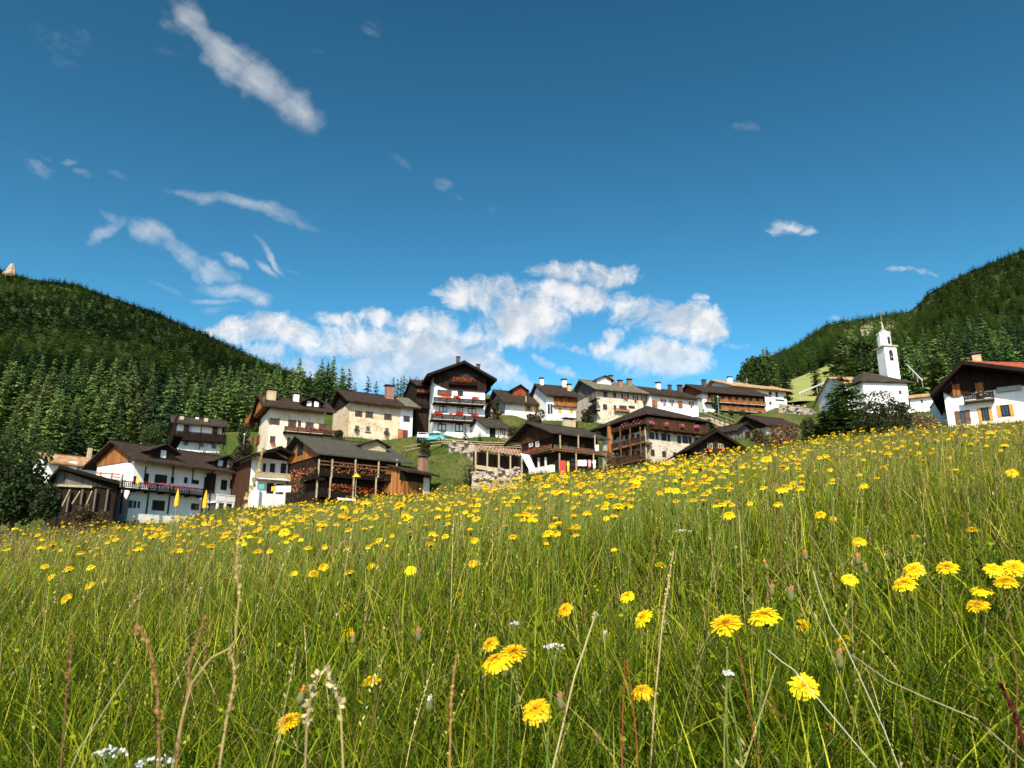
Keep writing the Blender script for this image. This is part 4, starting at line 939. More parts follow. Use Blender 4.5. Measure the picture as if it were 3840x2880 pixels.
# ------------------------------------------------------------------ the mountains
def hill(name, sky, base, Dn, Df, mat, label, x0, x1, nx=90, ns=40):
    sx_, sy_ = zip(*sky); bx_, by_ = zip(*base)
    px = np.linspace(x0, x1, nx); s_ = np.linspace(0, 1, ns)
    rs = np.random.RandomState(4)
    V = np.zeros((ns + 3, nx, 3))
    for j, p in enumerate(px):
        for i in range(ns):
            V[i, j] = hill_pt(sky, base, Dn, Df, p, s_[i])
        V[ns, j] = V[ns - 1, j] * np.array([1.04, 1.04, 1]) - np.array([0, 0, .03 * Df])
        V[ns + 1, j] = V[ns - 1, j] * np.array([1.3, 1.3, 0]) - np.array([0, 0, 30])
        V[ns + 2, j] = V[0, j] - np.array([0, 0, 40.0])
    V = np.concatenate([V[ns + 2:ns + 3], V[:ns + 2]], 0)
    idx = np.arange(V.shape[0] * nx).reshape(V.shape[0], nx)
    F = np.stack([idx[:-1, :-1], idx[:-1, 1:], idx[1:, 1:], idx[1:, :-1]], -1).reshape(-1, 4)
    o = link_mesh(name, np_mesh(name, V.reshape(-1, 3), F), mat, smooth=True); tag(o, label, kind='structure'); return o
def hill_pt(sky, base, Dn, Df, p, s_):
    sx_, sy_ = zip(*sky); bx_, by_ = zip(*base)
    e1 = ray(p, np.interp(p, sx_, sy_))[1]; X, e0 = ray(p, np.interp(p, bx_, by_))
    D = Dn * (Df / Dn) ** s_; k = 1 + .06 * math.sin(p * .004 + s_ * 5) * s_ * (1 - s_)
    e = (e0 + (e1 - e0) * s_) * k
    return (X * D, D, CAMZ + e * D)
LSKY = [(-1600, 800), (-900, 880), (-400, 950), (0, 1050), (150, 1062), (330, 1118), (500, 1170), (700, 1248), (900, 1338), (1100, 1412), (1250, 1475), (1450, 1530), (1600, 1560)]
LBASE = [(-1600, 1830), (0, 1790), (400, 1760), (800, 1700), (1200, 1600), (1450, 1560), (1600, 1560)]
RSKY = [(2680, 1500), (2780, 1470), (2900, 1345), (3000, 1303), (3130, 1222), (3250, 1200), (3330, 1192), (3460, 1172), (3560, 1095), (3700, 1030), (3840, 978), (4300, 800), (5200, 560)]
RBASE = [(2680, 1560), (3000, 1520), (3400, 1520), (3840, 1500), (5200, 1480)]
LH = (LSKY, LBASE, 175, 1500); RH = (RSKY, RBASE, 165, 1100)
hill('mountain', *LH, 'hill_floor', 'steep mountainside under the dark conifer forest on the left', -1600, 1600)
hill('hillside', *RH, 'hill_floor', 'grassy mountainside under the lighter forest on the right', 2680, 5200)
# summit crag, top left
rs = np.random.RandomState(3)
D0 = 1450.0; c0 = at(35, 1046, D0); mb = MB()
top = [(-45, 0), (-38, 12), (-28, 18), (-20, 30), (-8, 27), (0, 44), (9, 40), (12, 28), (20, 22), (26, 2)]
k = D0 / FPX * 1.0
for (dx, rr) in ((-25, 16), (0, 24), (-40, 12), (14, 15), (-10, 20)):
    hh = np.interp(dx, [t[0] for t in top], [t[1] for t in top]) * 1.5
    mb.lathe(c0 + Vector((dx * k, rs.uniform(-6, 6), -8)), [(rr * k * 1.1, 0), (rr * k * rs.uniform(.8, 1), (hh * .4) * k + 4), (rr * k * .6, hh * .8 * k + 4), (rr * k * .25, hh * k + 8)], 7, rs.rand())
o = mb.build('rock_crag', 'crag'); tag(o, 'bare pale rock crag on the summit at the top left of the forest', 'rock')
# bare scree patches on the right hill
def patch(name, px, py, hwx, hwy, s_, mat, label, seed=0):
    rs = np.random.RandomState(seed); n = 14; pts = []
    for i in range(n):
        t = 2 * PI * i / n; r_ = rs.uniform(.7, 1.1)
        x, y = px + hwx * math.cos(t) * r_, py + hwy * math.sin(t) * r_
        # find s on the hill whose photo row is y
        lo, hi_ = 0.0, 1.0
        for _ in range(18):
            m_ = (lo + hi_) / 2
            if proj(hill_pt(*RH, x, m_))[1] > y: lo = m_
            else: hi_ = m_
        p = Vector(hill_pt(*RH, x, lo)); pts.append(p + Vector((0, -2.0, 2.5)))
    mb = MB(); c = sum(pts, Vector()) / n + Vector((0, -2, 3))
    for i in range(n):
        mb.poly([pts[i], pts[(i + 1) % n], c]); mb.poly([pts[(i + 1) % n], pts[i], pts[i] - Vector((0, -6, 6)), pts[(i + 1) % n] - Vector((0, -6, 6))])
    return tag(mb.build(name, mat), label, 'rock' , kind=None)

# ------------------------------------------------------------------ conifers
def pasture(name, label, quad, nx=16, ny=10, mat='hill_grass'):
    (xa, ya0, ya1), (xb, yb0, yb1) = quad; V = []
    for j in range(ny + 1):
        for i in range(nx + 1):
            f = i / nx; x = xa + (xb - xa) * f; y0, y1 = ya0 + (yb0 - ya0) * f, ya1 + (yb1 - ya1) * f; y = y0 + (y1 - y0) * j / ny
            lo, hi_ = 0.0, 1.0
            for _ in range(18):
                m_ = (lo + hi_) / 2
                if proj(hill_pt(*RH, x, m_))[1] > y: lo = m_
                else: hi_ = m_
            P_ = hill_pt(*RH, x, lo); V.append((P_[0], P_[1] - .8, P_[2] + .9))
    idx = np.arange(len(V)).reshape(ny + 1, nx + 1); F = np.stack([idx[:-1, :-1], idx[:-1, 1:], idx[1:, 1:], idx[1:, :-1]], -1).reshape(-1, 4)
    tag(link_mesh(name, np_mesh(name, V, F), mat, smooth=True), label, kind='structure')
pasture('pasture', 'bright mown pasture left of the church', ((2885, 1468, 1530), (3178, 1355, 1525)))
pasture('pasture', 'small bright pasture between the church and the big chalet', ((3440, 1425, 1500), (3505, 1395, 1500)))
def scree(label, quad):
    pasture('scree', label, quad, 10, 8, 'scree')
scree('pale scree high on the right hill left of the church dome', ((3262, 1228, 1280), (3312, 1208, 1262)))
scree('pale scree on the right hill right of the church dome', ((3338, 1208, 1235), (3400, 1212, 1255)))
scree('narrow tan gully on the right hill', ((3202, 1238, 1300), (3226, 1250, 1330)))
def conifer_arrays(seed, whorls, nb, R, twigs, droop=.35, feather=1.0):
    """unit-height conifer crown of flat sprays; V,F(tri),C"""
    rs = np.random.RandomState(seed); V = []; C = []
    for w in range(whorls):
        t = (w + rs.rand() * .6) / whorls; h = .08 + .90 * t ** .95; r = R * (1 - t) ** .85 * rs.uniform(.75, 1.12) + .012
        n = max(4, int(nb * (.55 + .45 * (1 - t))))
        a0 = rs.rand() * 6.28
        h0 = h
        for b_ in range(n):
            h = min(.985, h0 + rs.uniform(-.6, .6) / whorls); a = a0 + 6.283 * b_ / n + rs.uniform(-.3, .3); L = r * rs.uniform(.65, 1.15)
            d = np.array([math.cos(a), math.sin(a), 0]); sd = np.array([-d[1], d[0], 0])
            up = rs.uniform(.0, .25) - droop * (1 - t)
            tone = rs.uniform(.7, 1.25)
            if twigs:
                for k in range(twigs):
                    f0 = k / twigs; f1 = (k + 1.35) / twigs
                    p0 = np.array([0, 0, h]) + d * L * f0 + np.array([0, 0, up * L * f0 + .04 * L * math.sin(f0 * 3)])
                    wv_ = max(L * .36 * (1 - .5 * f0), .012) * feather
                    for sgn in (-1, 1):
                        tip = p0 + d * L * (f1 - f0) * rs.uniform(.5, 1.2) + sd * sgn * wv_ * rs.uniform(.6, 1.2) + np.array([0, 0, -rs.uniform(-.45, .95) * wv_ + up * L * (f1 - f0)])
                        q0 = p0 + np.array([0, 0, .01]); q1 = p0 + d * L * (f1 - f0) + np.array([0, 0, up * L * (f1 - f0)])
                        V += [q0, q1, tip]; C += [tone * (.8 + .3 * f0)] * 3  # sprays darken towards the trunk: inner shade put into the colour
            else:
                p0 = np.array([0, 0, h]); tip = p0 + d * L + np.array([0, 0, up * L])
                mid = p0 + d * L * .45 + np.array([0, 0, up * L * .3])
                V += [p0, mid - sd * L * .38, tip]; V += [p0, tip, mid + sd * L * .38]; C += [tone] * 6
    V = np.array(V); F = np.arange(len(V)).reshape(-1, 3)
    return V, F, np.array(C)
GREENS = [((.026, .058, .020), 'dark'), ((.066, .118, .030), 'mid'), ((.130, .190, .050), 'light'), ((.120, .135, .050), 'olive')]
CON = []
for i in range(8):
    gi = [0, 1, 2, 2, 1, 3, 0, 2][i]; base = np.array(GREENS[gi][0])
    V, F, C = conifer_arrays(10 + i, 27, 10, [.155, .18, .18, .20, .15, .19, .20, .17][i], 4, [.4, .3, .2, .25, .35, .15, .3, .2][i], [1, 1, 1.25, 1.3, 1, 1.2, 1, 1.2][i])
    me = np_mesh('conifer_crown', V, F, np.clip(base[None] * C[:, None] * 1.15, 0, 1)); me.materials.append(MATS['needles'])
    tm = MB(); tm.tube((0, 0, -.04), (0, 0, .9), .014, .002, 6); tme = tm.mesh('conifer_trunk'); tme.materials.append(MATS['bark'])
    CON.append((me, tme, GREENS[gi][1]))
def conifer(p, H, v, rz, label, group=None, cat='tree', wide=1.0, name='conifer_tree'):
    e = empty(name, p, rz, label, cat, group); e.scale = (H * wide, H * wide, H)
    for nm, me in (('crown', CON[v][0]), ('trunk', CON[v][1])):
        o = bpy.data.objects.new(nm, me); COL.objects.link(o); o.parent = e
    return e
# forest positions on both hills
def scatter(H_, x0, x1, n, seed, excl=None, power=2.0, hk=1.0):
    hk = hk * 1.15
    sky, base, Dn, Df = H_; rs = np.random.RandomState(seed); out = []
    # density per photo area grows as trees shrink with distance
    K = math.log(Df / Dn)
    while len(out) < n:
        u = rs.rand(); s_ = math.log(1 + u * (math.exp(power * K) - 1)) / (power * K)
        p = rs.uniform(x0, x1)
        if excl and excl(p, s_, rs): continue
        P_ = hill_pt(sky, base, Dn, Df, p, min(s_, .985)); H = rs.choice([rs.uniform(6, 11), rs.uniform(11, 17), rs.uniform(15, 23)], p=[.25, .45, .3]) * (1 - .22 * s_) * hk
        if H_ is LH: H *= (.80 - .28 * min(1, max(0, (p - 700) / 500))) if s_ < .25 else 1
        elif s_ < .2: H *= .85
        out.append((P_, H, p, s_))
    return out
def exR(p, s_, rs):
    if p < 2880 or (p < 3000 and s_ < .25): return True
    P_ = proj(hill_pt(*RH, p, s_)); y = P_[1]
    if 2900 < p < 3175 and y < 1600 and y > 1430 - (p - 2950) * .30: return True    # bright pasture
    if 3440 < p < 3500 and 1400 < y < 1480: return True
    if 3180 < p < 3400 and 1200 < y < 1300 and rs.rand() < .45: return True
    if s_ > .9 and 3440 < p < 3600 and rs.rand() < .4: return True
    return False
TL = scatter(LH, -900, 1330, 9500, 5, None, 1.7); TR = scatter(RH, 2740, 4700, 8500, 6, exR, 1.45, .72)
ALL = [(t, 0) for t in TL] + [(t, 1) for t in TR]
def vis_h(t):
    P_, H, p, s_ = t
    return H / P_[1] if -40 < p < 3880 else 0
ALL.sort(key=lambda q_: -vis_h(q_[0]))
rs = np.random.RandomState(9)
NIND = 262
POS = ['left', 'right']
def treat(i, t, side):
    P_, H, p, s_ = t
    return P_, H
seen = {}
for i, (t, side) in enumerate(ALL[:NIND]):
    P_, H, p, s_ = t
    v = int(rs.choice([0, 1, 2, 3, 4, 5, 6, 7], p=[.14, .17, .15, .13, .15, .08, .06, .12]))
    kind = CON[v][2]
    word = {'dark': 'dark green narrow spruce', 'mid': 'mid green spruce', 'light': 'light green feathery larch', 'olive': 'olive brown larch'}[kind]
    cx_ = max(0, min(3839, proj(P_)[0]))
    lm = [(200, 'above the left edge tree'), (420, 'above the tiled cottage'), (640, 'above the long inn'), (880, 'above the balcony chalet'), (1000, 'above the cream house chimney'), (2700, 'above the cream house'), (2900, 'by the round dark tree'), (3100, 'above the bright pasture'), (3260, 'left of the church tower'), (3420, 'behind the church tower'), (3620, 'right of the church tower'), (3840, 'above the big chalet')]
    place = [b_ for a_, b_ in lm if cx_ <= a_][0] + (', front row of the forest' if P_[1] < (205 if side == 0 else 190) else ', second row of the forest' if P_[1] < 250 else ', higher up the slope')
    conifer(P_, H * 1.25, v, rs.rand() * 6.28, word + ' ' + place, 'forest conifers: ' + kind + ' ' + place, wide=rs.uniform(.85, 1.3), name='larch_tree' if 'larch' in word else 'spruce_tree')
# the far rest: one object per hill
lod = [conifer_arrays(40 + i, 10, 7, [.21, .24, .27, .20][i], 0, .3) for i in range(4)]
lod2 = [conifer_arrays(50 + i, 5, 6, [.24, .30, .27, .28][i], 0, .3) for i in range(4)]
def forest(name, label, side, seed):
    rs = np.random.RandomState(seed); Vs, Fs, Cs = [], [], []; n0 = 0
    for t, sd in ALL[NIND:]:
        if sd != side: continue
        P_, H, p, s_ = t
        V, F, C = (lod if P_[1] < 650 else lod2)[rs.randint(4)]
        a = rs.rand() * 6.28; ca_, sa_ = math.cos(a), math.sin(a); R_ = np.array([[ca_, -sa_, 0], [sa_, ca_, 0], [0, 0, 1]])
        wd = rs.uniform(.9, 1.4) * (1.15 if P_[1] > 650 else 1)
        # stands of spruce and larch: the mix follows the place
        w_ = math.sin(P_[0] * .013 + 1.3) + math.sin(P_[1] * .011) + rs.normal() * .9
        g_ = GREENS[0][0] if w_ < .1 + s_ * .8 else GREENS[1][0] if w_ < 1.3 else GREENS[2][0]  # more dark greens upslope: the slope's shade put into the colour
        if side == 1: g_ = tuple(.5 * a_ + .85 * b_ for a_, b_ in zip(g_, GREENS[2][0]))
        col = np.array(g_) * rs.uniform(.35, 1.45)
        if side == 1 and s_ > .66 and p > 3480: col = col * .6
        if s_ > .8 and rs.rand() < .06: col = np.array((.14, .08, .03))
        if rs.rand() < .012: col = np.array((.20, .17, .13))
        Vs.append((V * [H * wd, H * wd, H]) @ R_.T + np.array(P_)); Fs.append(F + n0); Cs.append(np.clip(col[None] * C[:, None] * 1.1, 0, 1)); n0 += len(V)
    o = link_mesh(name, np_mesh(name, np.concatenate(Vs), np.concatenate(Fs), np.concatenate(Cs)), 'far_needles')
    return tag(o, label, 'forest', kind='stuff')
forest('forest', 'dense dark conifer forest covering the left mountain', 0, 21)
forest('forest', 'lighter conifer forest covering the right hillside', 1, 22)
# separate trees that stand out
def spruce_at(px, ytop, Y, H, v, label, group=None, wide=1.0, name='spruce_tree'):
    a, e = ray(px, ytop); zt = CAMZ + e * Y; 
    conifer((a * Y, Y, zt - H), H * 1.02, v, px * .37, label, group, wide=wide, name=name)
sky_spruces = [(1232, 1378, 'tall dark spruce cut out against the clouds above the cream house, tallest of its clump', 0, 24), (1195, 1392, 'light spruce just left of the tallest one above the cream house', 1, 22), (1140, 1385, 'spruce left of two others above the right roof end of the cream house', 4, 22), (1165, 1400, 'second spruce from the left in the clump above the cream house', 0, 21),
 (1312, 1388, 'lone dark spruce against white cloud above the left end of the stone house roof', 0, 20), (1382, 1415, 'second lone spruce above the middle of the stone house roof', 0, 16), (1412, 1432, 'smallest lone spruce on the skyline above the stone house roof', 0, 12), (1258, 1440, 'short bushy spruce between the cream house and the stone house skyline', 1, 14)]
for (px, yt, lb, v, H) in sky_spruces: spruce_at(px, yt, 150, H, v, lb, wide=1.15)
for i, px in enumerate((1476, 1492, 1505, 1516, 1527, 1538, 1549, 1560, 1571, 1583)):
    spruce_at(px, 1416 + [0, 8, 2, -4, 6, 0, 8, -2, 4, 2][i], 160, 16, [0, 1, 0, 0, 4, 0, 1, 0, 0, 4][i], 'dark spruce in the tight row behind the right end of the stone house roof', 'row of spruces left of the hotel', wide=.9)
for i, px in enumerate((850, 890, 925, 1050, 1085, 1015)):
    spruce_at(px, [1450, 1420, 1440, 1420, 1400, 1430][i], 150 + i * 3, [20, 22, 18, 20, 20, 18][i], [2, 3, 2, 3, 2, 2][i], 'pale green larch at the forest edge behind the cream house', 'larches at the forest edge behind the cream house', wide=1.2, name='larch_tree')
spruce_at(1878, 1458, 150, 9, 1, 'small grey green tree in the gap right of the hotel', wide=1.3)
spruce_at(3152, 1372, 100, 12.5, 2, 'large bushy spruce in front of the church, rising from the meadow edge', wide=1.9)
spruce_at(3130, 1450, 97, 9, 4, 'lower second spruce growing into the left side of the big one by the church', wide=2.6)
spruce_at(3085, 1530, 95, 6, 1, 'low spruce at the left foot of the big one by the church', wide=3)
spruce_at(3145, 1275, 150, 21, 2, 'tall pale larch behind the bright pasture left of the church', wide=1.9, name='larch_tree')
spruce_at(3046, 1300, 190, 18, 0, 'thin dark spruce standing at the upper edge of the bright pasture', wide=.9)
spruce_at(2932, 1318, 175, 14, 0, 'dark spruce tip poking up beside the round dark tree', wide=1.1)
spruce_at(3500, 1270, 160, 24, 3, 'tall broad larch right of the church tower', wide=1.4, name='larch_tree')
spruce_at(3395, 1330, 165, 18, 2, 'light green larch directly behind the church tower', wide=1.2, name='larch_tree')
spruce_at(1745, 1595, 104, 4.2, 0, 'small dark tree in the hotel garden at the right of the door', wide=1.6)
spruce_at(1800, 1622, 104, 2.6, 0, 'little dark conifer right of the garden tree below the hotel', wide=1.8)

# ------------------------------------------------------------------ broad leaved trees and bushes
def leafy(name, label, px, py0, py1, wpx, Y, col, n, size, seed, group=None, cat='tree', trunk=True, col2=None, lobes=9):
    rs = np.random.RandomState(seed)
    top = at(px, py0, Y); bot = at(px, py1, Y); Hh = top.z - bot.z; R = wpx / 2 / FPX * Y * 1.05
    e = empty(name, (bot.x, bot.y, bot.z), 0, label, cat, group)
    P_ = []; 
    for k in range(lobes):
        a = rs.rand() * 6.28; r_ = R * rs.uniform(.0, .62); zc = Hh * rs.uniform(.22 if trunk else .1, .80); rr = min(R, Hh / 2) * rs.uniform(.32, .6)
        r_ *= 1 - .5 * (zc / Hh)
        m_ = n // lobes; q_ = rs.normal(size=(m_, 3)); q_ /= np.linalg.norm(q_, axis=1)[:, None]; q_ *= rs.uniform(.55, 1.08, (m_, 1)) ** .5
        P_.append(q_ * [rr * 1.15, rr * 1.15, rr] + [r_ * math.cos(a), r_ * math.sin(a), zc])
    P_ = np.concatenate(P_); P_[:, 2] = np.maximum(P_[:, 2], .05)
    c = np.array(col)[None] * rs.uniform(.55, 1.4, (len(P_), 1))
    if col2 is not None:
        k = rs.rand(len(P_)) < .3; c[k] = np.array(col2) * rs.uniform(.6, 1.3, (k.sum(), 1))
    V, F, C = clump_arrays(rs, P_, size, np.clip(c, 0, 1))
    link_mesh('crown', np_mesh('crown', V, F, C), 'leaf', e)
    tb = MB(); tb.tube((0, 0, -.8), (0, 0, Hh * .5), max(.06, Hh * .03), max(.03, Hh * .015), 7)
    for k in range(6):
        a = k * 1.05 + rs.rand(); tb.tube((0, 0, Hh * (.15 + .05 * k)), (R * .55 * math.cos(a), R * .55 * math.sin(a), Hh * (.42 + .07 * k)), max(.03, Hh * .012), .015, 5)
    tb.build('trunk', 'bark', e); return e
leafy('broadleaf_tree', 'very dark leafy tree filling the far left edge beside the grey barn', 40, 1640, 1985, 270, 62, (.030, .048, .014), 6500, .30, 1, lobes=13)
leafy('broadleaf_tree', 'dark shrubby tree between the left edge tree and the grey barn', 170, 1800, 1995, 130, 60, (.028, .040, .014), 2600, .24, 2)
leafy('broadleaf_tree', 'round dark green tree on the skyline above the tan roofed house', 2845, 1312, 1500, 175, 168, (.035, .065, .014), 6000, .55, 3, lobes=12)
leafy('broadleaf_tree', 'dark round tree just left of the church tower', 3245, 1262, 1440, 110, 150, (.030, .055, .014), 3500, .5, 4)
leafy('bush', 'dark brown weeds and brush in front of the grey barn', 300, 1880, 2000, 300, 66, (.05, .04, .018), 4200, .14, 41, cat='bush', trunk=False, col2=(.16, .11, .05))
leafy('bush', 'dark spreading bush in front of the church wall', 3300, 1468, 1640, 190, 84, (.035, .042, .015), 4200, .22, 5, cat='bush', trunk=False)
leafy('bush', 'dark pointed bush right of the spreading one by the church', 3385, 1480, 1640, 130, 85, (.040, .045, .016), 2600, .22, 6, cat='bush', trunk=False)
leafy('bush', 'dry straw coloured bramble mound below the low white church wing', 3475, 1540, 1650, 170, 80, (.24, .17, .09), 3600, .2, 7, cat='bush', trunk=False, col2=(.10, .09, .03))
leafy('bush', 'rusty brown thicket under the low stone barn', 2930, 1590, 1700, 210, 84, (.17, .075, .035), 3400, .22, 8, cat='bush', trunk=False, col2=(.25, .18, .09))
leafy('bush', 'dark shrub growing out of the rubble below the terrace', 1762, 1740, 1830, 70, 82, (.035, .07, .02), 1500, .18, 9, cat='bush', trunk=False, col2=(.22, .18, .09))
leafy('bush', 'dark climber covered corner between the loggia house and the long stone house', 2205, 1520, 1605, 60, 118, (.030, .028, .012), 1400, .22, 10, cat='bush', trunk=False)
leafy('bush', 'green shrub by the left post of the orange balconies', 2690, 1470, 1568, 44, 134, (.030, .07, .02), 1200, .25, 11, cat='bush', trunk=False)
leafy('bush', 'brown green shrubs between the hotel and its right neighbour', 1858, 1485, 1568, 60, 118, (.060, .055, .02), 1500, .25, 12, cat='bush', trunk=False)
leafy('bush', 'tall reddish dry weeds between the stone gallery house and the balcony barn', 2290, 1690, 1780, 60, 78, (.16, .09, .05), 900, .15, 13, cat='bush', trunk=False)
for i, (px, yt, w_) in enumerate(((2745, 1536, 30), (2790, 1540, 36), (2850, 1546, 34), (2895, 1552, 26))): leafy('bush', ['leftmost', 'second', 'third', 'rightmost'][i] + ' dark bush in the row below the orange balconies', px, yt, 1575, w_, 130, (.035, .055, .018), 420, .25, 20 + i, 'bushes below the orange balconies', 'bush', False, lobes=5)
leafy('bush', 'green bush at the forest foot behind the tiled cottage', 150, 1645, 1760, 130, 108, (.045, .085, .02), 2400, .3, 31, cat='bush', trunk=False)

for i, (px, y0, y1, w_, Y, c_, lb) in enumerate((
    (905, 1560, 1700, 60, 108, (.028, .05, .014), 'dark shrubby tree filling the gap between the balcony chalet and the cream house'),
    (905, 1660, 1760, 110, 94, (.040, .040, .018), 'dark bushes behind the low gable between the inn wing and the cream house'),
    (1265, 1600, 1680, 50, 104, (.035, .045, .016), 'dark bush in the gap between the cream house and the stone house'),
    (1100, 1655, 1720, 120, 93, (.045, .045, .018), 'shady bush under the red flower balcony of the cream house'),
    (560, 1570, 1700, 90, 118, (.040, .075, .018), 'green tree standing behind the left end of the inn roof'),
    (440, 1690, 1790, 80, 98, (.026, .032, .012), 'dark bush between the tiled cottage and the inn gable'),
    (1590, 1650, 1720, 60, 99, (.05, .07, .02), 'low green bush on the bank under the parked cars'),
    (2010, 1540, 1600, 110, 112, (.05, .055, .02), 'garden bushes below the orange shutter house'),
    (2140, 1575, 1625, 120, 108, (.035, .04, .015), 'dark hedge between the loggia house and the balcony barn roof'),
    (2260, 1590, 1650, 50, 104, (.04, .04, .018), 'dark bush at the left foot of the long stone house'),
    (1925, 1600, 1665, 60, 104, (.05, .05, .02), 'brown green bush right of the white annex'),
    (2660, 1555, 1640, 46, 112, (.04, .07, .02), 'small bush left of the sloping path fence'),
    (2850, 1600, 1690, 90, 95, (.10, .07, .03), 'brown scrub left of the low stone barn'),
    (3035, 1560, 1640, 70, 96, (.05, .06, .02), 'bush between the low stone barn and the big spruce'))):
    leafy('bush' if (y1 - y0) < 120 else 'broadleaf_tree', lb, px, y0, y1, w_, Y, c_, int(900 + w_ * 12), .24, 60 + i, cat='bush' if (y1 - y0) < 120 else 'tree', trunk=False, col2=(.09, .07, .03))
# ------------------------------------------------------------------ paths, walls, fences
def strip(name, pts, w, mat, label, lift=.06):
    """flat ribbon through photo points (px,py,Y), laid on the ground"""
    Pp = [at(*p) for p in pts]; L = []
    for a, b_ in zip(Pp[:-1], Pp[1:]):
        for k in range(8): L.append(a.lerp(b_, k / 8))
    L.append(Pp[-1]); mb = MB()
    for i in range(len(L) - 1):
        d = (L[i + 1] - L[i]); d.z = 0; d.normalize(); n = Vector((-d.y, d.x, 0)) * w / 2
        q_ = [L[i] - n, L[i + 1] - n, L[i + 1] + n, L[i] + n]
        q_ = [Vector((p.x, p.y, max(gz1(p.x, p.y), p.z) + lift)) for p in q_]; mb.poly(q_)
    return tag(mb.build(name, mat), label, kind='structure')
strip('path', [(1560, 1668, 106), (1700, 1664, 106), (1820, 1668, 104), (1960, 1668, 100)], 4.0, 'gravel', 'pale gravel lane in front of the hotel')
strip('path', [(2640, 1566, 116), (2700, 1588, 110), (2757, 1612, 103)], 2.2, 'gravel', 'pale path running down beside the fence under the orange balconies')
def fence(name, label, pts, h=1.0, n=6, mat='pale_wood', rails=2, group=None, post='old_beam'):
    P_ = [at(*p) for p in pts]; c = P_[0]; e = empty(name, c, 0, label, 'fence', group)
    for a, b_ in zip(P_[:-1], P_[1:]):
        for k in range(rails):
            dz = Vector((0, -.07, h * (.45 + .5 * k / max(1, rails - 1))))
            MB().tube(a - c + dz, b_ - c + dz, .065, .055, 6).build('rail', mat, e)
        m_ = max(1, int(round((b_ - a).length / 2.2)))
        for k in range(m_ + (b_ is P_[-1])):
            p = a.lerp(b_, k / m_) - c; MB().box(p + Vector((-.07, -.05, -.8)), p + Vector((.07, .07, h + .05))).build('post', post, e)
    return e
fence('wooden_fence', 'pale rail fence along the lane in front of the hotel', [(1655, 1674, 103), (1800, 1686, 100), (1955, 1692, 96)], 1.1, rails=3)
fence('wooden_fence', 'rail fence on the grass bank left of the hotel lane', [(1520, 1702, 98), (1590, 1688, 101), (1655, 1680, 103)], 1.0)
fence('wooden_fence', 'rail fence climbing beside the white annex right of the hotel', [(1870, 1655, 103), (1912, 1672, 99), (1958, 1652, 97)], 1.2, rails=3)
fence('wooden_fence', 'rail fence following the pale path down the bank under the orange balconies', [(2640, 1562, 115), (2700, 1584, 109), (2757, 1606, 102)], 1.2)
fence('wooden_fence', 'light terrace fence between the cottage and the inn, left side', [(372, 1812, 86), (415, 1816, 85), (455, 1822, 84)], 1.3, rails=3)
for i, (pts, lb) in enumerate(((((3000, 1492, 130), (3101, 1447, 150)), 'long pale barrier rail climbing the slope left of the spruce'), (((3385, 1362, 180), (3460, 1443, 130)), 'pale barrier rail descending right of the church tower'))):
    a, b_ = at(*pts[0]), at(*pts[1]); e = empty('barrier_rail', a, 0, lb, 'railing')
    MB().tube(Vector((0, 0, .9)), b_ - a + Vector((0, 0, .9)), .13, .13, 6).build('rail', 'white_paint', e)
    for k in range(6): p = (b_ - a) * (k / 5); MB().box(p + Vector((-.05, -.05, -.6)), p + Vector((.05, .05, .8))).build('post', 'pale_wood', e)
def rubble_wall(label, pts, h, th=.8, mat='rubble', seed=0, stones=60):
    rs = np.random.RandomState(seed); P_ = [at(*p) for p in pts]; c = P_[0]; e = empty('stone_wall', c, 0, label, 'wall')
    mb = MB()
    for a, b_ in zip(P_[:-1], P_[1:]):
        d = (b_ - a).normalized(); n = Vector((-d.y, d.x, 0)).normalized()
        q_ = [a - c - n * th / 2, b_ - c - n * th / 2, b_ - c + n * th / 2, a - c + n * th / 2]
        mb.prism([p + Vector((0, 0, -1.5)) for p in q_], (0, 0, h + 1.5))
    mb.build('masonry', mat, e)
    sb = MB(); 
    for k in range(stones):
        i = rs.randint(len(P_) - 1); p = P_[i].lerp(P_[i + 1], rs.rand()) - c; r_ = rs.uniform(.12, .32)
        sb.lathe(p + Vector((rs.uniform(-.5, .5), rs.uniform(-.8, -.3), rs.uniform(.0, h + .05))), [(r_ * .5, 0), (r_, r_ * .4), (r_ * .8, r_ * .9), (r_ * .3, r_ * 1.2)], 6, rs.rand() * 6)
    sb.build('stones', mat, e); return e
rubble_wall('pale retaining wall of rough stone under the hotel fence', [(1690, 1700, 100), (1790, 1712, 97)], 1.5, seed=1, stones=30)
rubble_wall('tumbled rubble wall below the shed at the meadow top', [(1770, 1822, 78), (1860, 1822, 78), (1950, 1805, 78)], 1.5, seed=2, stones=70)
rubble_wall('low rubble wall beneath the tan roofed house', [(2925, 1552, 132), (3050, 1575, 128)], 2.0, seed=3)
_P = [at(3500, 1560, 98), at(3560, 1590, 88), at(3606, 1600, 84)]; gw = empty('garden_wall', _P[0], 0, 'white garden wall stepping down beside the left corner of the big chalet', 'wall'); mb = MB(); cp = MB()
for k, (a, b_) in enumerate(zip(_P[:-1], _P[1:])):
    d = (b_ - a).normalized(); n = Vector((-d.y, d.x, 0)).normalized() * .25; zt = at(3530 + 40 * k, 1500 + 14 * k, (a.y + b_.y) / 2).z - _P[0].z
    q_ = [Vector((p.x, p.y, min(a.z, b_.z) - _P[0].z - 2)) for p in (a - _P[0] - n + _P[0] * 0, b_ - _P[0] - n, b_ - _P[0] + n, a - _P[0] + n)]
    mb.prism(q_, (0, 0, zt - q_[0].z)); n2 = n * 1.4; r_ = [Vector((p.x, p.y, zt + .004)) for p in (a - _P[0] - n2, b_ - _P[0] - n2, b_ - _P[0] + n2, a - _P[0] + n2)]; cp.prism(r_, (0, 0, .12))
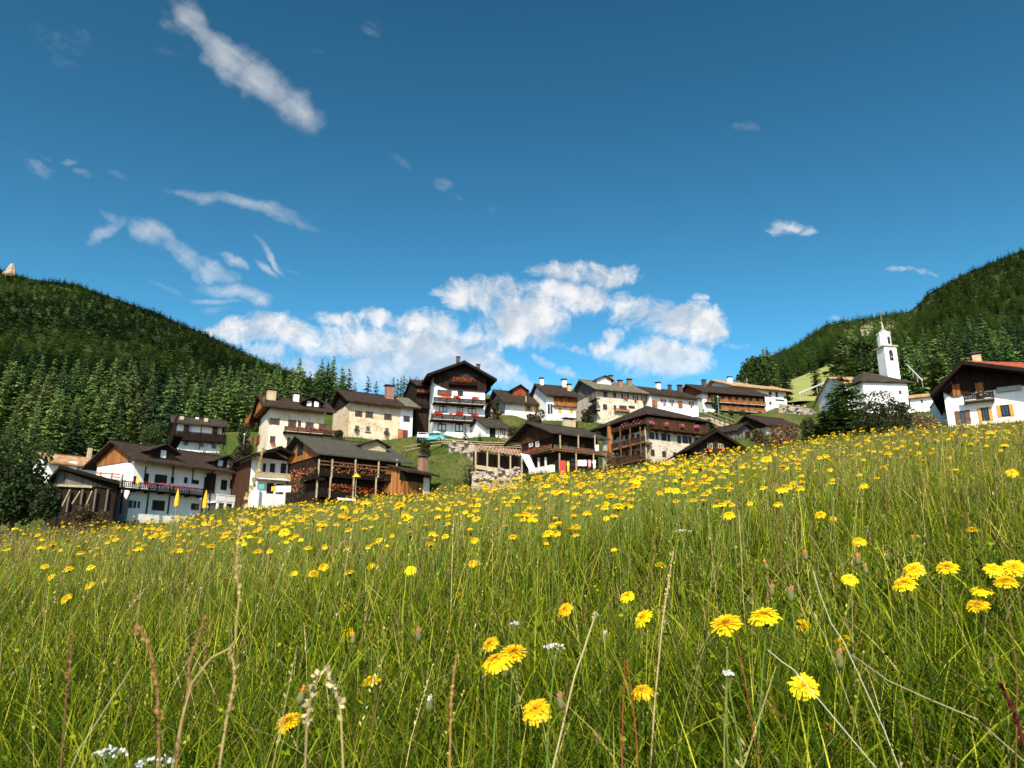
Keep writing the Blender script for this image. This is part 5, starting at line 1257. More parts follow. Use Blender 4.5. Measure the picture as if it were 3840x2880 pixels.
mb.build('masonry', 'bright_plaster', gw); cp.build('coping', 'cap_slab', gw)
# open shed with rusty corrugated roof
e0 = at(1790, 1790, 82); sd = empty('open_shed', e0, math.radians(14), 'open wooden shed with rusty corrugated roof between the rubble and the balcony barn', 'shed')
def shp(px, py, Y):
    p = at(px, py, Y) - e0; c_, s_ = math.cos(-sd.rotation_euler.z), math.sin(-sd.rotation_euler.z); return Vector((p.x * c_ - p.y * s_, p.x * s_ + p.y * c_, p.z))
ql = [shp(1785, 1686, 82), shp(1958, 1712, 83), shp(1950, 1690, 86), shp(1800, 1672, 85)]
mb = MB(); 
for k in range(26):
    f0, f1 = k / 26, (k + .78) / 26; a, b_ = ql[0].lerp(ql[1], f0), ql[0].lerp(ql[1], f1); c, d = ql[3].lerp(ql[2], f1), ql[3].lerp(ql[2], f0); zz = Vector((0, 0, .10 * (k % 2)))
    mb.prism([a + zz, b_ + zz, c + zz, d + zz], (0, 0, .07))
mb.build('roof', 'rusty_sheet', sd)
for k in range(5):
    p = ql[0].lerp(ql[1], k / 4); MB().box(p + Vector((-.08, .1, -3.6)), p + Vector((.08, .26, -.02))).build('post', 'pale_wood', sd)
p, q_ = ql[0], ql[1]
MB().prism([p + Vector((0, 1.8, -3.4)), q_ + Vector((0, 1.8, -3.4)), q_ + Vector((0, 1.8, .1)), p + Vector((0, 1.8, .1))], (0, .1, 0)).build('back_wall', 'dark_boards', sd)
MB().prism([p + Vector((0, .0, -2.2)), q_ + Vector((0, .0, -2.2)), q_ + Vector((0, .0, -1.75)), p + Vector((0, .0, -1.75))], (0, .08, 0)).build('front_board', 'pale_wood', sd)
# corrugated sheet leaning
a = at(1952, 1700, 82); mb = MB(); mb.prism([Vector((0, 0, 0)), Vector((1.0, 0, -.2)), Vector((1.8, -.3, -2.0)), Vector((1.0, -.3, -2.0))], (0, .06, 0)); o = mb.build('leaning_sheet', 'white_plaster'); o.location = a; tag(o, 'pale sheet leaning between the open shed and the balcony barn', 'board')
# cars by the hotel
def car(px, py, Y, rz, paint, label, L=4.1):
    p = at(px, py, Y); e = empty('parked_car', p, rz, label, 'car', None)
    b_ = MB(); W2 = .84
    prof = [(-L / 2, .35), (-L / 2, .72), (-L / 2 + .25, .86), (-L * .28, .92), (L * .18, .94), (L * .42, .84), (L / 2, .68), (L / 2, .35)]
    b_.prism([(x, -W2, z) for x, z in prof], (0, 2 * W2, 0)); b_.build('body', paint, e)
    b_ = MB(); b_.prism([(x, -W2 + .1, z) for x, z in [(-L * .40, .90), (-L * .33, 1.38), (L * .04, 1.42), (L * .20, .93)]], (0, 2 * W2 - .2, 0)); cb = b_.build('cabin', paint, e)
    b_ = MB()
    for s_ in (-1, 1):
        for (x0, x1, x2, x3) in ((-L * .36, -L * .31, -L * .16, -L * .16), (-L * .14, -L * .14, L * .03, L * .15)):
            b_.prism([(x0, s_ * (W2 - .09), .95), (x3, s_ * (W2 - .09), .95), (x2, s_ * (W2 - .09), 1.33), (x1, s_ * (W2 - .09), 1.33)], (0, s_ * .02, 0))
    b_.build('side_window', 'glass', cb)
    b_ = MB(); b_.prism([(L * .045, -.62, 1.36), (L * .045, .62, 1.36), (L * .20, .66, .955), (L * .20, -.66, .955)], (.03, 0, .02)); b_.build('windscreen', 'glass', cb)
    for sx_ in (-.31, .30):
        for s_ in (-1, 1):
            t_ = MB(); t_.tube((L * sx_, s_ * .66, .32), (L * sx_, s_ * .87, .32), .32, .32, 16); w_ = t_.build('wheel', 'rubber_and_shade', e)
            t_ = MB(); t_.tube((L * sx_, s_ * .871, .32), (L * sx_, s_ * .885, .32), .19, .17, 12); t_.build('rim', 'metal_sheet', w_)
    for s_ in (-1, 1): t_ = MB(); t_.box((L / 2 - .02, s_ * .58 - .14, .60), (L / 2 + .03, s_ * .58 + .14, .74)); t_.build('headlight', 'lamp_glass', e)
    return e
car(1622, 1660, 107, 2.9, 'teal_paint', 'teal car parked at the left foot of the hotel'); car(1583, 1657, 108, -1.4, 'white_paint', 'small white car nose on between the stone house and the teal car')
# folded parasols on the inn terrace
for i, (px, y0, y1) in enumerate(((657, 1834, 1935), (763, 1838, 1942))):
    b_ = at(px, y1, 78); t_ = at(px, y0, 78); H = t_.z - b_.z
    e = empty('folded_parasol', b_, 0, ['left of two folded yellow parasols before the white inn wall', 'right of two folded yellow parasols, near the dark drainpipe post of the inn'][i], 'parasol', 'folded yellow parasols at the inn')
    MB().tube((0, 0, -1), (0, 0, H * .35), .04, .04, 8).build('pole', 'steel_pole', e); MB().lathe((0, 0, H * .3), [(.10, 0), (.24, .15), (.26, H * .25), (.16, H * .5), (.05, H * .68), (.02, H * .7)], 9).build('canopy', 'yellow_cloth', e)
e = at(400, 1775, 84); aw = empty('red_awning', e, .5, 'bright red awning strip over the terrace left of the inn', 'awning'); mb = MB(); mb.prism([(-1.2, 0, 0), (1.3, 0, 0), (1.3, -1.0, -.22), (-1.2, -1.0, -.22)], (0, 0, .05)); mb.build('canvas', 'red_cloth', aw)
for x in (-1.1, 1.2): MB().tube((x, -.95, -2.4), (x, -.95, -.2), .035, .035, 6).build('pole', 'steel_pole', aw)
fl = MB(); pz = at(508, 1818, 80); e = empty('yellow_pennant', pz, 0, 'small yellow pennant hanging at the left end of the inn balcony', 'flag'); MB().tube((0, 0, 0), (0, 0, 1.0), .02, .02, 6).build('pole', 'steel_pole', e); MB().prism([(0, 0, .15), (.32, 0, .2), (.3, 0, .95), (0, 0, .95)], (0, .02, 0)).build('cloth', 'yellow_cloth', e)
# lamp posts and poles
for (px, y0, y1, Y, lb) in ((911, 1632, 1690, 104, 'thin grey lamp post left of the cream house'), (425, 1742, 1790, 88, 'thin pole by the red awning'), (2697, 1490, 1565, 128, 'thin white flagpole before the orange balconies')):
    b_ = at(px, y1, Y); t_ = at(px, y0, Y); e = empty('lamp_post', b_, 0, lb, 'post'); MB().tube((0, 0, -1), (0, 0, t_.z - b_.z), .07, .045, 8).build('pole', 'steel_pole', e); MB().lathe((0, 0, t_.z - b_.z), [(.05, 0), (.14, .08), (.1, .22)], 8).build('lamp', 'white_paint', e)
# washing on lines under the balcony barn
a, b_ = at(2088, 1728, 78), at(2250, 1724, 80); e = empty('washing_line', a, 0, 'washing line strung along the front of the balcony barn', 'washing line'); MB().tube((0, 0, 0), b_ - a, .012, .012, 5).build('line', 'steel_pole', e)
def garment(px0, px1, py0, py1, Y, mat, label, kind):
    p0, p1 = at(px0, py0, Y), at(px1, py1, Y); w_ = p1.x - p0.x; H = p0.z - p1.z; mb = MB(); rs = np.random.RandomState(px0); n = 6
    xs_ = [w_ * k / n for k in range(n + 1)]; yo = [.05 * math.sin(k * 2.1) for k in range(n + 1)]
    if kind == 'trousers':
        for (u0, u1) in ((0, .46), (.54, 1)): mb.prism([(w_ * u0, 0, 0), (w_ * u1, 0, 0), (w_ * (u1 - .03), -.05, -H * rs.uniform(.85, 1)), (w_ * (u0 + .05), -.05, -H)], (0, .05, 0))
        mb.prism([(0, -.005, 0), (w_, -.005, 0), (w_, -.01, -H * .3), (0, -.01, -H * .3)], (0, .06, 0))
    elif kind == 'shirt':
        mb.prism([(w_ * .2, 0, 0), (w_ * .8, 0, 0), (w_, 0, -H * .35), (w_ * .84, 0, -H * .42), (w_ * .78, 0, -H), (w_ * .22, 0, -H), (w_ * .16, 0, -H * .42), (0, 0, -H * .35)], (0, .04, 0))
    else:
        for k in range(n): mb.prism([(xs_[k], yo[k], 0), (xs_[k + 1], yo[k + 1], 0), (xs_[k + 1], yo[k + 1] * 1.6, -H * rs.uniform(.9, 1)), (xs_[k], yo[k] * 1.6, -H * rs.uniform(.9, 1))], (0, .03, 0))
    o = mb.build({'trousers': 'hanging_trousers', 'shirt': 'hanging_shirt', 'cloth': 'hanging_cloth'}[kind], mat); o.location = p0; tag(o, label, 'laundry'); return o
garment(2098, 2122, 1728, 1788, 77.9, 'red_cloth', 'long red trousers hanging at the left of the washing line', 'trousers')
garment(2124, 2137, 1730, 1768, 78, 'yellow_cloth', 'mustard yellow shirt on the washing line', 'shirt')
garment(2166, 2200, 1725, 1748, 78.6, 'white_cloth', 'white sheet on the washing line', 'cloth'); garment(2203, 2219, 1725, 1750, 78.9, 'pink_cloth', 'pink shirt beside the white sheet on the washing line', 'shirt'); garment(2221, 2236, 1725, 1755, 79.2, 'white_cloth', 'white shirt at the right end of the washing line', 'shirt')
garment(2232, 2246, 1668, 1692, 85.3, 'white_cloth', 'white towel hanging over the upper rail of the balcony barn', 'cloth')
garment(970, 990, 1816, 1836, 83, 'teal_paint', 'teal towel under the balcony of the gabled cottage', 'cloth'); garment(1018, 1034, 1824, 1842, 83, 'yellow_cloth', 'yellow towel under the balcony of the gabled cottage', 'cloth'); garment(1036, 1090, 1822, 1846, 83, 'white_cloth', 'white sheet under the balcony of the gabled cottage', 'cloth')
# parasol in the barn flowers
b_ = at(1336, 1795, 77); e = empty('yellow_parasol', b_, 0, 'small yellow parasol on the flower balcony of the wide barn', 'parasol'); MB().tube((0, 0, -2.5), (0, 0, .8), .03, .03, 6).build('pole', 'pale_wood', e); MB().lathe((0, 0, .15), [(.5, 0), (.3, .2), (.03, .42)], 8).build('canopy', 'yellow_cloth', e)
# white cloth table among the lower flowers
b_ = at(1300, 1868, 74); e = empty('white_awning', b_, 0, 'white canvas awning edge at the foot of the flower balcony barn', 'awning'); MB().prism([(-1, 0, 0), (.9, 0, -.15), (1.1, -.8, -.35), (-.7, -.8, -.25)], (0, 0, .06)).build('canvas', 'white_cloth', e); MB().tube((0, -.3, -2), (0, -.3, -.1), .03, .03, 6).build('pole', 'steel_pole', e)
# ------------------------------------------------------------------ the meadow
def sample(n, y0, y1, rs, power=1.0, xm=0.86, extra=0.35):
    """uniform over the wedge seen by the camera (wider by a margin)"""
    y = np.sqrt(rs.uniform(y0 * y0, y1 * y1, n)) if power == 1.0 else (rs.uniform(y0 ** (2 * power), y1 ** (2 * power), n)) ** (1 / (2 * power))
    x = rs.uniform(-1, 1, n) * (xm * y + extra)
    return x, y
def blades(x, y, z0, h, w, lean, laz, waz, cols, nseg, curve=2.0, tipw=.08, kink=None):
    n = len(x); t = np.linspace(0, 1, nseg + 1)
    wprof = np.where(t < .35, .75 + .7 * t, np.maximum(tipw, 1 - ((t - .35) / .65) ** 1.6)); wprof = np.maximum(wprof, tipw)
    lx, ly = np.cos(laz) * lean, np.sin(laz) * lean
    tz = t[None] * h[:, None] * (1 - .32 * (lean[:, None] ** 2) * t[None] ** 2)
    cx = x[:, None] + lx[:, None] * h[:, None] * t[None] ** curve; cy = y[:, None] + ly[:, None] * h[:, None] * t[None] ** curve
    cz = z0[:, None] + tz
    wx, wy = np.cos(waz)[:, None] * w[:, None] * wprof[None] / 2, np.sin(waz)[:, None] * w[:, None] * wprof[None] / 2
    V = np.empty((n, nseg + 1, 2, 3)); V[:, :, 0, 0] = cx - wx; V[:, :, 1, 0] = cx + wx; V[:, :, 0, 1] = cy - wy; V[:, :, 1, 1] = cy + wy; V[:, :, 0, 2] = cz; V[:, :, 1, 2] = cz
    b0 = (np.arange(n) * (nseg + 1) * 2)[:, None]; k = (np.arange(nseg) * 2)[None]
    F = np.stack([b0 + k, b0 + k + 1, b0 + k + 3, b0 + k + 2], -1).reshape(-1, 4)
    C = np.repeat(cols, (nseg + 1) * 2, axis=0)
    return V.reshape(-1, 3), F, C
class Acc:
    def __init__(s): s.V, s.F, s.C, s.n = [], [], [], 0
    def add(s, V, F, C): s.V.append(V); s.F.append(F + s.n); s.C.append(C); s.n += len(V)
    def build(s, name, mat, label, cat):
        o = link_mesh(name, np_mesh(name, np.concatenate(s.V), np.concatenate(s.F), np.clip(np.concatenate(s.C), 0, 1)), mat)
        return tag(o, label, cat, kind='stuff')
PAL = np.array([(.020, .046, .003), (.055, .102, .004), (.130, .182, .006), (.270, .300, .010), (.44, .44, .03), (.50, .40, .16), (.25, .13, .05)])
def pick(rs, n, p): return PAL[rs.choice(7, n, p=np.array(p) / sum(p))] * rs.uniform(.35, 1.6, (n, 1))
rs = np.random.RandomState(77)
G = Acc()
def zone(n, y0, y1, hr, wr, nseg, probs, lean=(.1, .75), power=1.0, curve=2.0):
    x, y = sample(n, y0, y1, rs, power); z = meadow(x, y)
    pt = .5 + .5 * np.sin(x * 1.9 + 1.7 * np.sin(y * 1.3)) * np.cos(y * 1.1 + x * .7)
    h = rs.uniform(*hr, n) * (.78 + .35 * pt); w = rs.uniform(*wr, n)
    G.add(*blades(x, y, z - .02, h, w, rs.uniform(*lean, n), rs.rand(n) * 6.283, rs.rand(n) * 3.1416, pick(rs, n, probs), nseg, curve))
GR = (2.2, 2.9, 3.3, 2.2, .9, .22, .25)
zone(30000, .42, 1.7, (.10, .26), (.0016, .0036), 6, GR, (.1, 1.1))
zone(16000, .42, 1.7, (.06, .17), (.004, .0085), 5, (2.5, 3, 2.5, 1.4, .5, .3, .3), (.4, 1.5))
zone(1500, .45, 1.8, (.08, .20), (.009, .017), 6, (2, 3, 3, 1, .2, .1, .2), (.4, 1.3))
zone(2500, 1.6, 4.2, (.08, .20), (.010, .020), 5, (2, 3, 3, 1.5, .3, .1, .2), (.4, 1.3))
zone(16000, 1.6, 4.2, (.08, .2), (.005, .010), 4, GR, (.5, 1.5))
zone(60000, 1.6, 4.2, (.11, .27), (.0020, .0040), 4, (1.6, 2.8, 3.2, 2.4, 1.2, .6, .4), (.1, .8))
zone(80000, 4.0, 9, (.13, .28), (.0030, .0052), 3, (1.6, 1.4, 2.4, 3.2, 2.4, .8, .9), (.1, .7), .7)
zone(70000, 8.5, 14.5, (.15, .30), (.005, .008), 2, (1.5, 1.1, 1.8, 2.8, 2.4, 1.7, 1.7), (.1, .6), .7)
# behind and beside the camera a thinner ring so the meadow goes on
n = 14000; x = rs.uniform(-4, 4, n); y = rs.uniform(-3, .45, n); z = meadow(x, y); k = (np.abs(x) > .5) | (y < -.4)
x, y, z = x[k], y[k], z[k]; n = len(x)
G.add(*blades(x, y, z - .02, rs.uniform(.1, .26, n), rs.uniform(.003, .005, n), rs.uniform(.1, .7, n), rs.rand(n) * 6.28, rs.rand(n) * 3.14, pick(rs, n, GR), 3))
# the meadow goes on to both sides of the view
n = 34000; y = rs.uniform(-.5, 9, n); k = rs.choice([-1, 1], n); x = k * (.84 * np.maximum(y, 0) + .33 + 3.2 * rs.rand(n) ** 1.3); z = meadow(x, y)
G.add(*blades(x, y, z - .02, rs.uniform(.1, .27, n), rs.uniform(.004, .008, n), rs.uniform(.1, .9, n), rs.rand(n) * 6.28, rs.rand(n) * 3.14, pick(rs, n, GR), 3))
# rough grass on the bank beyond the ridge and in the village
def rough(n, y0, y1, hr, wr, probs):
    y = rs.uniform(y0, y1, n); x = rs.uniform(-1, 1, n) * (.86 * y + 1); z = terrain(x, y)
    G.add(*blades(x, y, z - .03, rs.uniform(*hr, n), rs.uniform(*wr, n), rs.uniform(.1, .7, n), rs.rand(n) * 6.28, rs.rand(n) * 3.14, pick(rs, n, probs), 2))
rough(24000, 14, 30, (.25, .45), (.012, .02), (1, 1.5, 2, 2.5, 2, 2, 1.4)); rough(34000, 62, 120, (.2, .5), (.05, .10), (4, 3.5, 1.4, .3, .15, .15, .5))
G.build('grass', 'grass_blade', 'thick green meadow grass with straw coloured blades', 'grass')
# seed stalks: thin stem with an airy head of small spikelets
T = Acc()
def stalks(n, y0, y1, hr, w, nsp, ssz, probs, power=1.0):
    x, y = sample(n, y0, y1, rs, power); z = meadow(x, y); h = rs.uniform(*hr, n); lean = rs.uniform(.05, .4, n); laz = rs.normal(.4, 1.1, n)
    cols = pick(rs, n, probs)
    T.add(*blades(x, y, z, h, np.full(n, w), lean, laz, rs.rand(n) * 3.14, cols, 3, 2.0, .5))
    for k in range(nsp):
        t = 1 - .30 * k / nsp; sc = ssz * (.4 + .8 * k / nsp)
        cx = x + np.cos(laz) * lean * h * t ** 2; cy = y + np.sin(laz) * lean * h * t ** 2; cz = z + t * h * (1 - .32 * lean ** 2 * t ** 2)
        a = rs.rand(n) * 6.28; L = sc * rs.uniform(.5, 1.3, n)
        P0 = np.stack([cx, cy, cz], 1); D_ = np.stack([np.cos(a) * L, np.sin(a) * L, np.abs(L) * rs.uniform(.4, 1.3, n)], 1); S_ = np.stack([-np.sin(a), np.cos(a), np.zeros(n)], 1) * (ssz * .22)
        V = np.stack([P0, P0 + D_ * .55 - S_, P0 + D_, P0 + D_ * .55 + S_], 1).reshape(-1, 3); F = np.arange(4 * n).reshape(n, 4)
        T.add(V, F, np.repeat(cols * .9 + .04, 4, axis=0))
ST = (0, .3, .8, 1.2, 1.6, 2.2, 2.4)
stalks(300, .6, 2.2, (.24, .36), .0012, 14, .007, ST); stalks(2600, 2.0, 6, (.28, .42), .0018, 9, .011, ST); stalks(9000, 5.5, 14, (.28, .44), .003, 6, .020, ST)
T.build('seed_grass', 'grass_blade', 'fine brown and straw seed stalks standing above the meadow', 'seed grass')
# low broad leaves
L_ = Acc(); n = 7000; x, y = sample(n, .5, 3.2, rs); z = meadow(x, y) + rs.uniform(.02, .17, n)
V, F, C = clump_arrays(rs, np.stack([x, y, z], 1), rs.uniform(.006, .015, n), PAL[rs.choice(4, n)] * rs.uniform(.7, 1.2, (n, 1)), flat=.5); L_.add(V, F, C)
L_.build('clover', 'leaf', 'small round clover leaves low among the grass', 'clover')

# ---------------- flower heads
Y1, Y2, Y3 = np.array((.86, .64, .006)), np.array((.88, .56, .006)), np.array((.82, .42, .008))
def head_mesh(name, seed, rings, R=.022, droop=0.0):
    rs = np.random.RandomState(seed); V, F, C = [], [], []
    for (n, r0, r1, el, wd, c) in rings:
        for i in range(n):
            a = 6.283 * (i + rs.uniform(-.3, .3)) / n; el_ = math.radians(el + rs.uniform(-9, 9)); L = (r1 - r0) * rs.uniform(.82, 1.12)
            d = np.array((math.cos(a), math.sin(a), 0)); s_ = np.array((-d[1], d[0], 0)); up = np.array((0, 0, 1.))
            zb = .004 * (1 - r0 / .022); p0 = d * r0 + up * zb
            dir1 = d * math.cos(el_) + up * math.sin(el_); el2 = el_ - math.radians(14 + droop); dir2 = d * math.cos(el2) + up * math.sin(el2)
            p1 = p0 + dir1 * L * .55; p2 = p1 + dir2 * L * .45; w_ = wd * rs.uniform(.8, 1.15)
            i0 = len(V); V += [p0 - s_ * w_ * .25, p0 + s_ * w_ * .25, p1 - s_ * w_ * .5, p1 + s_ * w_ * .5, p2 - s_ * w_ * .42, p2 + s_ * w_ * .42]
            F += [(i0, i0 + 1, i0 + 3, i0 + 2), (i0 + 2, i0 + 3, i0 + 5, i0 + 4)]
            cc = c * rs.uniform(.88, 1.08); C += [cc * .86] * 2 + [cc] * 4
    me = np_mesh(name, np.array(V) * (R / .022), np.array(F), np.clip(np.array(C), 0, 1)); me.materials.append(MATS['petal']); return me
NEAR = [(26, .004, .022, -8, .0040, Y1), (22, .003, .0185, 8, .0036, Y1), (18, .002, .0145, 24, .0032, Y2), (14, .001, .010, 42, .0028, Y2), (10, .0, .0065, 65, .0024, Y3)]
FAR = [(13, .003, .022, -4, .0085, Y1), (10, .002, .015, 24, .007, Y2), (6, .0, .009, 55, .006, Y3)]
HEADS = [head_mesh('flower_head', 100 + i, NEAR, .0225, [0, 12, 22, 6, 30][i]) for i in range(5)]
HALF = [(20, .003, .017, 48, .0040, Y2), (16, .002, .015, 62, .0034, Y2), (10, .001, .012, 74, .003, Y3)]
OLD = [(20, .004, .020, -30, .0034, Y2), (15, .003, .016, -8, .0032, Y3), (12, .002, .012, 25, .003, Y3 * .8), (10, .0, .007, 60, .0024, Y3 * .55)]
HEADS += [head_mesh('flower_head', 110, HALF, .0225, 0), head_mesh('flower_head', 111, OLD, .0225, 18)]
HEADF = [head_mesh('flower_head', 120 + i, FAR, .0225, [0, 15][i % 2]) for i in range(4)]
def lathe_mesh(name, prof, n, mat, col):
    mb = MB(); mb.lathe((0, 0, 0), prof, n); me = mb.mesh(name); 
    c4 = np.ones((len(me.vertices), 4), np.float32); c4[:, :3] = col; a_ = me.attributes.new('col', 'FLOAT_COLOR', 'POINT'); a_.data.foreach_set('color', c4.ravel()); me.materials.append(MATS[mat]); return me
CUP = lathe_mesh('flower_cup', [(.0018, -.013), (.0045, -.010), (.0055, -.004), (.0040, .0)], 8, 'stem', (.035, .06, .015))
def stem_mesh(seed, col, r=.0011, bend=.06):
    rs = np.random.RandomState(seed); a = rs.rand() * 6.28; mb = MB(); pts = []
    for k in range(7):
        t = k / 6; b_ = bend * math.sin(t * PI) ; pts.append((math.cos(a) * b_, math.sin(a) * b_, t))
    return pts
def make_stem(p, q_, r, seed, parent, col, bend=.05, name='stem'):
    """stem from ground point q_ (local) up to p (local), gently curved"""
    rs = np.random.RandomState(seed); p, q_ = Vector(p), Vector(q_); L = (p - q_).length; a = rs.rand() * 6.28; off = Vector((math.cos(a), math.sin(a), 0)) * L * bend * rs.uniform(.4, 1.3)
    pts = [q_.lerp(p, k / 6) + off * math.sin(PI * k / 6) for k in range(7)]
    mb = MB(); mb.path(pts, [r * (1.15 - .35 * k / 6) for k in range(7)], 5); me = mb.mesh(name)
    c4 = np.ones((len(me.vertices), 4), np.float32); c4[:, :3] = col; a_ = me.attributes.new('col', 'FLOAT_COLOR', 'POINT'); a_.data.foreach_set('color', c4.ravel())
    return link_mesh(name, me, 'stem', parent)
SGREEN = (.13, .19, .03)
def flower(p, H, near, label, group, seed, scale=1.0, face=.5, cat='flower'):
    """yellow composite flower; p = head position (world)"""
    rs = np.random.RandomState(seed); p = Vector(p)
    g0 = Vector((p.x + rs.uniform(-.05, .05) * min(1, H * 3), p.y + rs.uniform(-.02, .05), 0)); g0.z = float(meadow(np.array([g0.x]), np.array([g0.y]))[0]) - .02
    e = empty('meadow_flower', g0, 0, label, cat, group)
    hd = bpy.data.objects.new('flower_head', (HEADS[seed % (5 if seed < 400 else 7)] if near else HEADF[seed % 4])); COL.objects.link(hd); hd.parent = e
    hd.location = p - g0; hd.scale = (scale,) * 3
    toward = Vector((-.45 + rs.normal() * .3, -.8 + rs.normal() * .25, 0)) * face * rs.uniform(.4, 1.3)
    nrm = (Vector((0, 0, 1)) + toward).normalized(); qn = nrm.to_track_quat('Z', 'Y'); hd.rotation_euler = qn.to_euler()
    if near:
        c = bpy.data.objects.new('flower_cup', CUP); COL.objects.link(c); c.parent = e; c.location = hd.location; c.rotation_euler = hd.rotation_euler; c.scale = hd.scale
    make_stem(hd.location - nrm * .012 * scale, (0, 0, 0), .0011 if near else .0016, seed, e, SGREEN)
    return e
TR_ = [(2722,2344,114,'leftmost of the two biggest yellow flowers right of centre, domed, in lower right meadow'),(2866,2315,121,'biggest domed yellow flower on a long stem right of centre'),(2940,2319,40,'small yellow flower touching the right edge of the biggest domed one'),(3012,2347,62,'frontal yellow flower just right of the biggest domed one'),
 (3036,2408,48,'small tattered yellow flower below the frontal one right of the biggest'),(3164,2408,70,'flat side-on yellow flower with ragged petals beside a brown seed bud'),(3015,2575,104,'large lone yellow flower low in the right meadow, petals drooping'),(3186,2173,64,'yellow flower at the top of the crowded cluster below the church bushes'),(3221,2198,42,'smaller yellow flower at the right of the cluster top below the church bushes'),
 (3172,2233,44,'yellow flower in the middle of the cluster with orange buds'),(3129,2230,40,'orange tinted yellow flower left in the bud cluster'),(3392,2191,88,'big yellow flower facing forward beneath a flat one, right side'),(3428,2137,80,'flat orange yellow flower just above the big forward facing one at right'),(3552,2130,78,'flat yellow flower standing alone between two pairs at right'),
 (3726,2137,80,'left flower of the yellow pair touching at the right edge'),(3801,2130,78,'right flower of the yellow pair touching at the right edge'),(3773,2184,84,'yellow flower hanging just under the touching pair at the right edge'),(3680,2216,78,'upper flower of the stacked two near the right edge'),(3666,2272,78,'lower flower of the stacked two near the right edge, facing forward'),
 (3221,2031,60,'bright yellow flower above the bud cluster on the right'),(3645,1990,50,'flat tilted yellow flower alone in the upper right meadow'),(3239,1824,38,'yellow flower high on the right, below the dark church bushes'),(2916,1892,42,'side-on yellow flower on a tall stem above the right meadow'),(3076,1931,42,'left of two close flat yellow flowers on the right slope'),(3122,1945,36,'right of two close flat yellow flowers on the right slope'),
 (3111,2294,42,'half hidden yellow flower behind a white straw at right'),(2944,2258,44,'ragged yellow flower beside a pink brown bud'),(3794,1773,46,'flat yellow flower at the extreme upper right of the meadow'),(2610,2191,42,'small yellow flower leaning right of the dry straw stalk'),
 (1862,2485,130,'largest yellow flower of all, tilted, front centre of the meadow'),(1925,2450,96,'yellow flower overlapping the right of the largest front one'),(1838,2417,70,'smaller yellow flower peeking above the largest front one'),(2012,2665,115,'round forward facing yellow flower lowest at the centre'),(1392,2556,70,'tilted yellow flower left of the front centre pair'),
 (2408,2594,90,'yellow flower with upright petals beside two red stalks'),(2349,2662,54,'small yellow flower low between the red stalks'),(2119,2287,62,'round yellow flower in the middle distance right of centre'),(2352,2237,62,'yellow flower with orange centre above the winged one'),(2414,2319,82,'wide winged yellow flower under the orange centred one'),
 (1537,2139,50,'yellow flower on a long leaning stem left of centre'),(1714,2234,42,'flat yellow flower on a tall thin straight stem at centre'),(1304,2275,44,'upper of two yellow flowers in one column left of centre'),(1304,2372,50,'orange yellow flower above a fat bud left of centre'),(1310,2148,45,'flat yellow flower below the inn wing, mid meadow'),(1770,2113,44,'yellow flower with orange side bud at centre'),
 (2476,2121,42,'flat yellow flower beside the tall dry straw stalk'),(2113,2192,33,'little orange closed flower above the round one right of centre'),(2071,1971,36,None),(2160,1977,36,None),(1389,2124,36,None),(1084,2709,94,'yellow flower nearest the bottom edge on the left, seen from the side'),(248,2246,48,'lone bright yellow flower lowest on the far left'),
 (337,2195,42,'flat yellow flower up right of the lone lowest left one'),(257,2136,40,'yellow flower above the lone lowest left one'),(390,2180,26,None),(340,2129,32,None),(165,2056,30,'leftmost yellow flower of the meadow'),(1101,2151,38,None),(1175,2151,38,None),(1211,2127,46,'widest yellow flower in the group below the wide barn'),(192,2166,30,None),(602,2163,22,None)]
GRP = 'yellow flowers scattered over the upper meadow'
def zone_label(px, py):
    col = ('at the far left', 'below the long inn', 'below the wide flower barn', 'below the tall hotel', 'below the balcony barn', 'below the gallery house', 'below the big spruce', 'below the big chalet')[int(min(7, max(0, px // 480)))]
    return 'small yellow meadow flower ' + col + (', nearer the camera' if py > 2020 else ', in the middle band of the meadow' if py > 1900 else ', up near the meadow edge')
IND = []
for i, (px, py, w, lb) in enumerate(TR_):
    Y = .0445 * FPX / w * .97; p = at(px, py, Y)
    g_ = float(meadow(np.array([p.x]), np.array([p.y]))[0])
    if p.z - g_ < .12: Y *= 1.0
    flower(p, max(.1, p.z - g_), w > 34, lb or zone_label(px, py), None if lb else GRP + ' ' + zone_label(px, py)[27:], 300 + i, 1.0 if w > 34 else 1.05, .75 if i not in (30, 32, 3, 11) else 1.5)
rs = np.random.RandomState(31); cand = []
while len(cand) < 3500:
    y = 2.1 + 11.5 * rs.rand() ** .72; x = rs.uniform(-.86, .86) * y; X = x / y
    h = GH + rs.uniform(-.05, .13); z = float(meadow(np.array([x]), np.array([y]))[0]) + h + .03
    px, py = proj((x, y, z))
    d = .85
    if px < 300: d = .25
    elif px < 900: d = .55
    if px > 2750: d = .42
    if 1500 < px < 2750: d = 1.0
    if py > 2080: d *= .35
    if py > 2180: d *= .4
    if y > 9: d *= .85
    if 0.5 + .5 * math.sin(x * 1.7 + 2 * math.sin(y * .9)) < rs.rand() * .85: d *= .18
    if rs.rand() > d: continue
    cand.append((x, y, z, px, py))
cand.sort(key=lambda c: c[1])
vis = [c for c in cand if 0 < c[3] < 3840]
NF = 300 - len(TR_)
ind = set(id(c) for c in vis[:NF])
k = 0
for c in vis[:NF]:
    x, y, z, px, py = c; k += 1
    flower((x, y, z), .3, y < 3.0, zone_label(px, py), GRP + ' ' + zone_label(px, py)[27:], 1000 + k, rs.uniform(.55, 1.0) * (1 if y < 4 else .85), .5)
FL = Acc(); hv = []
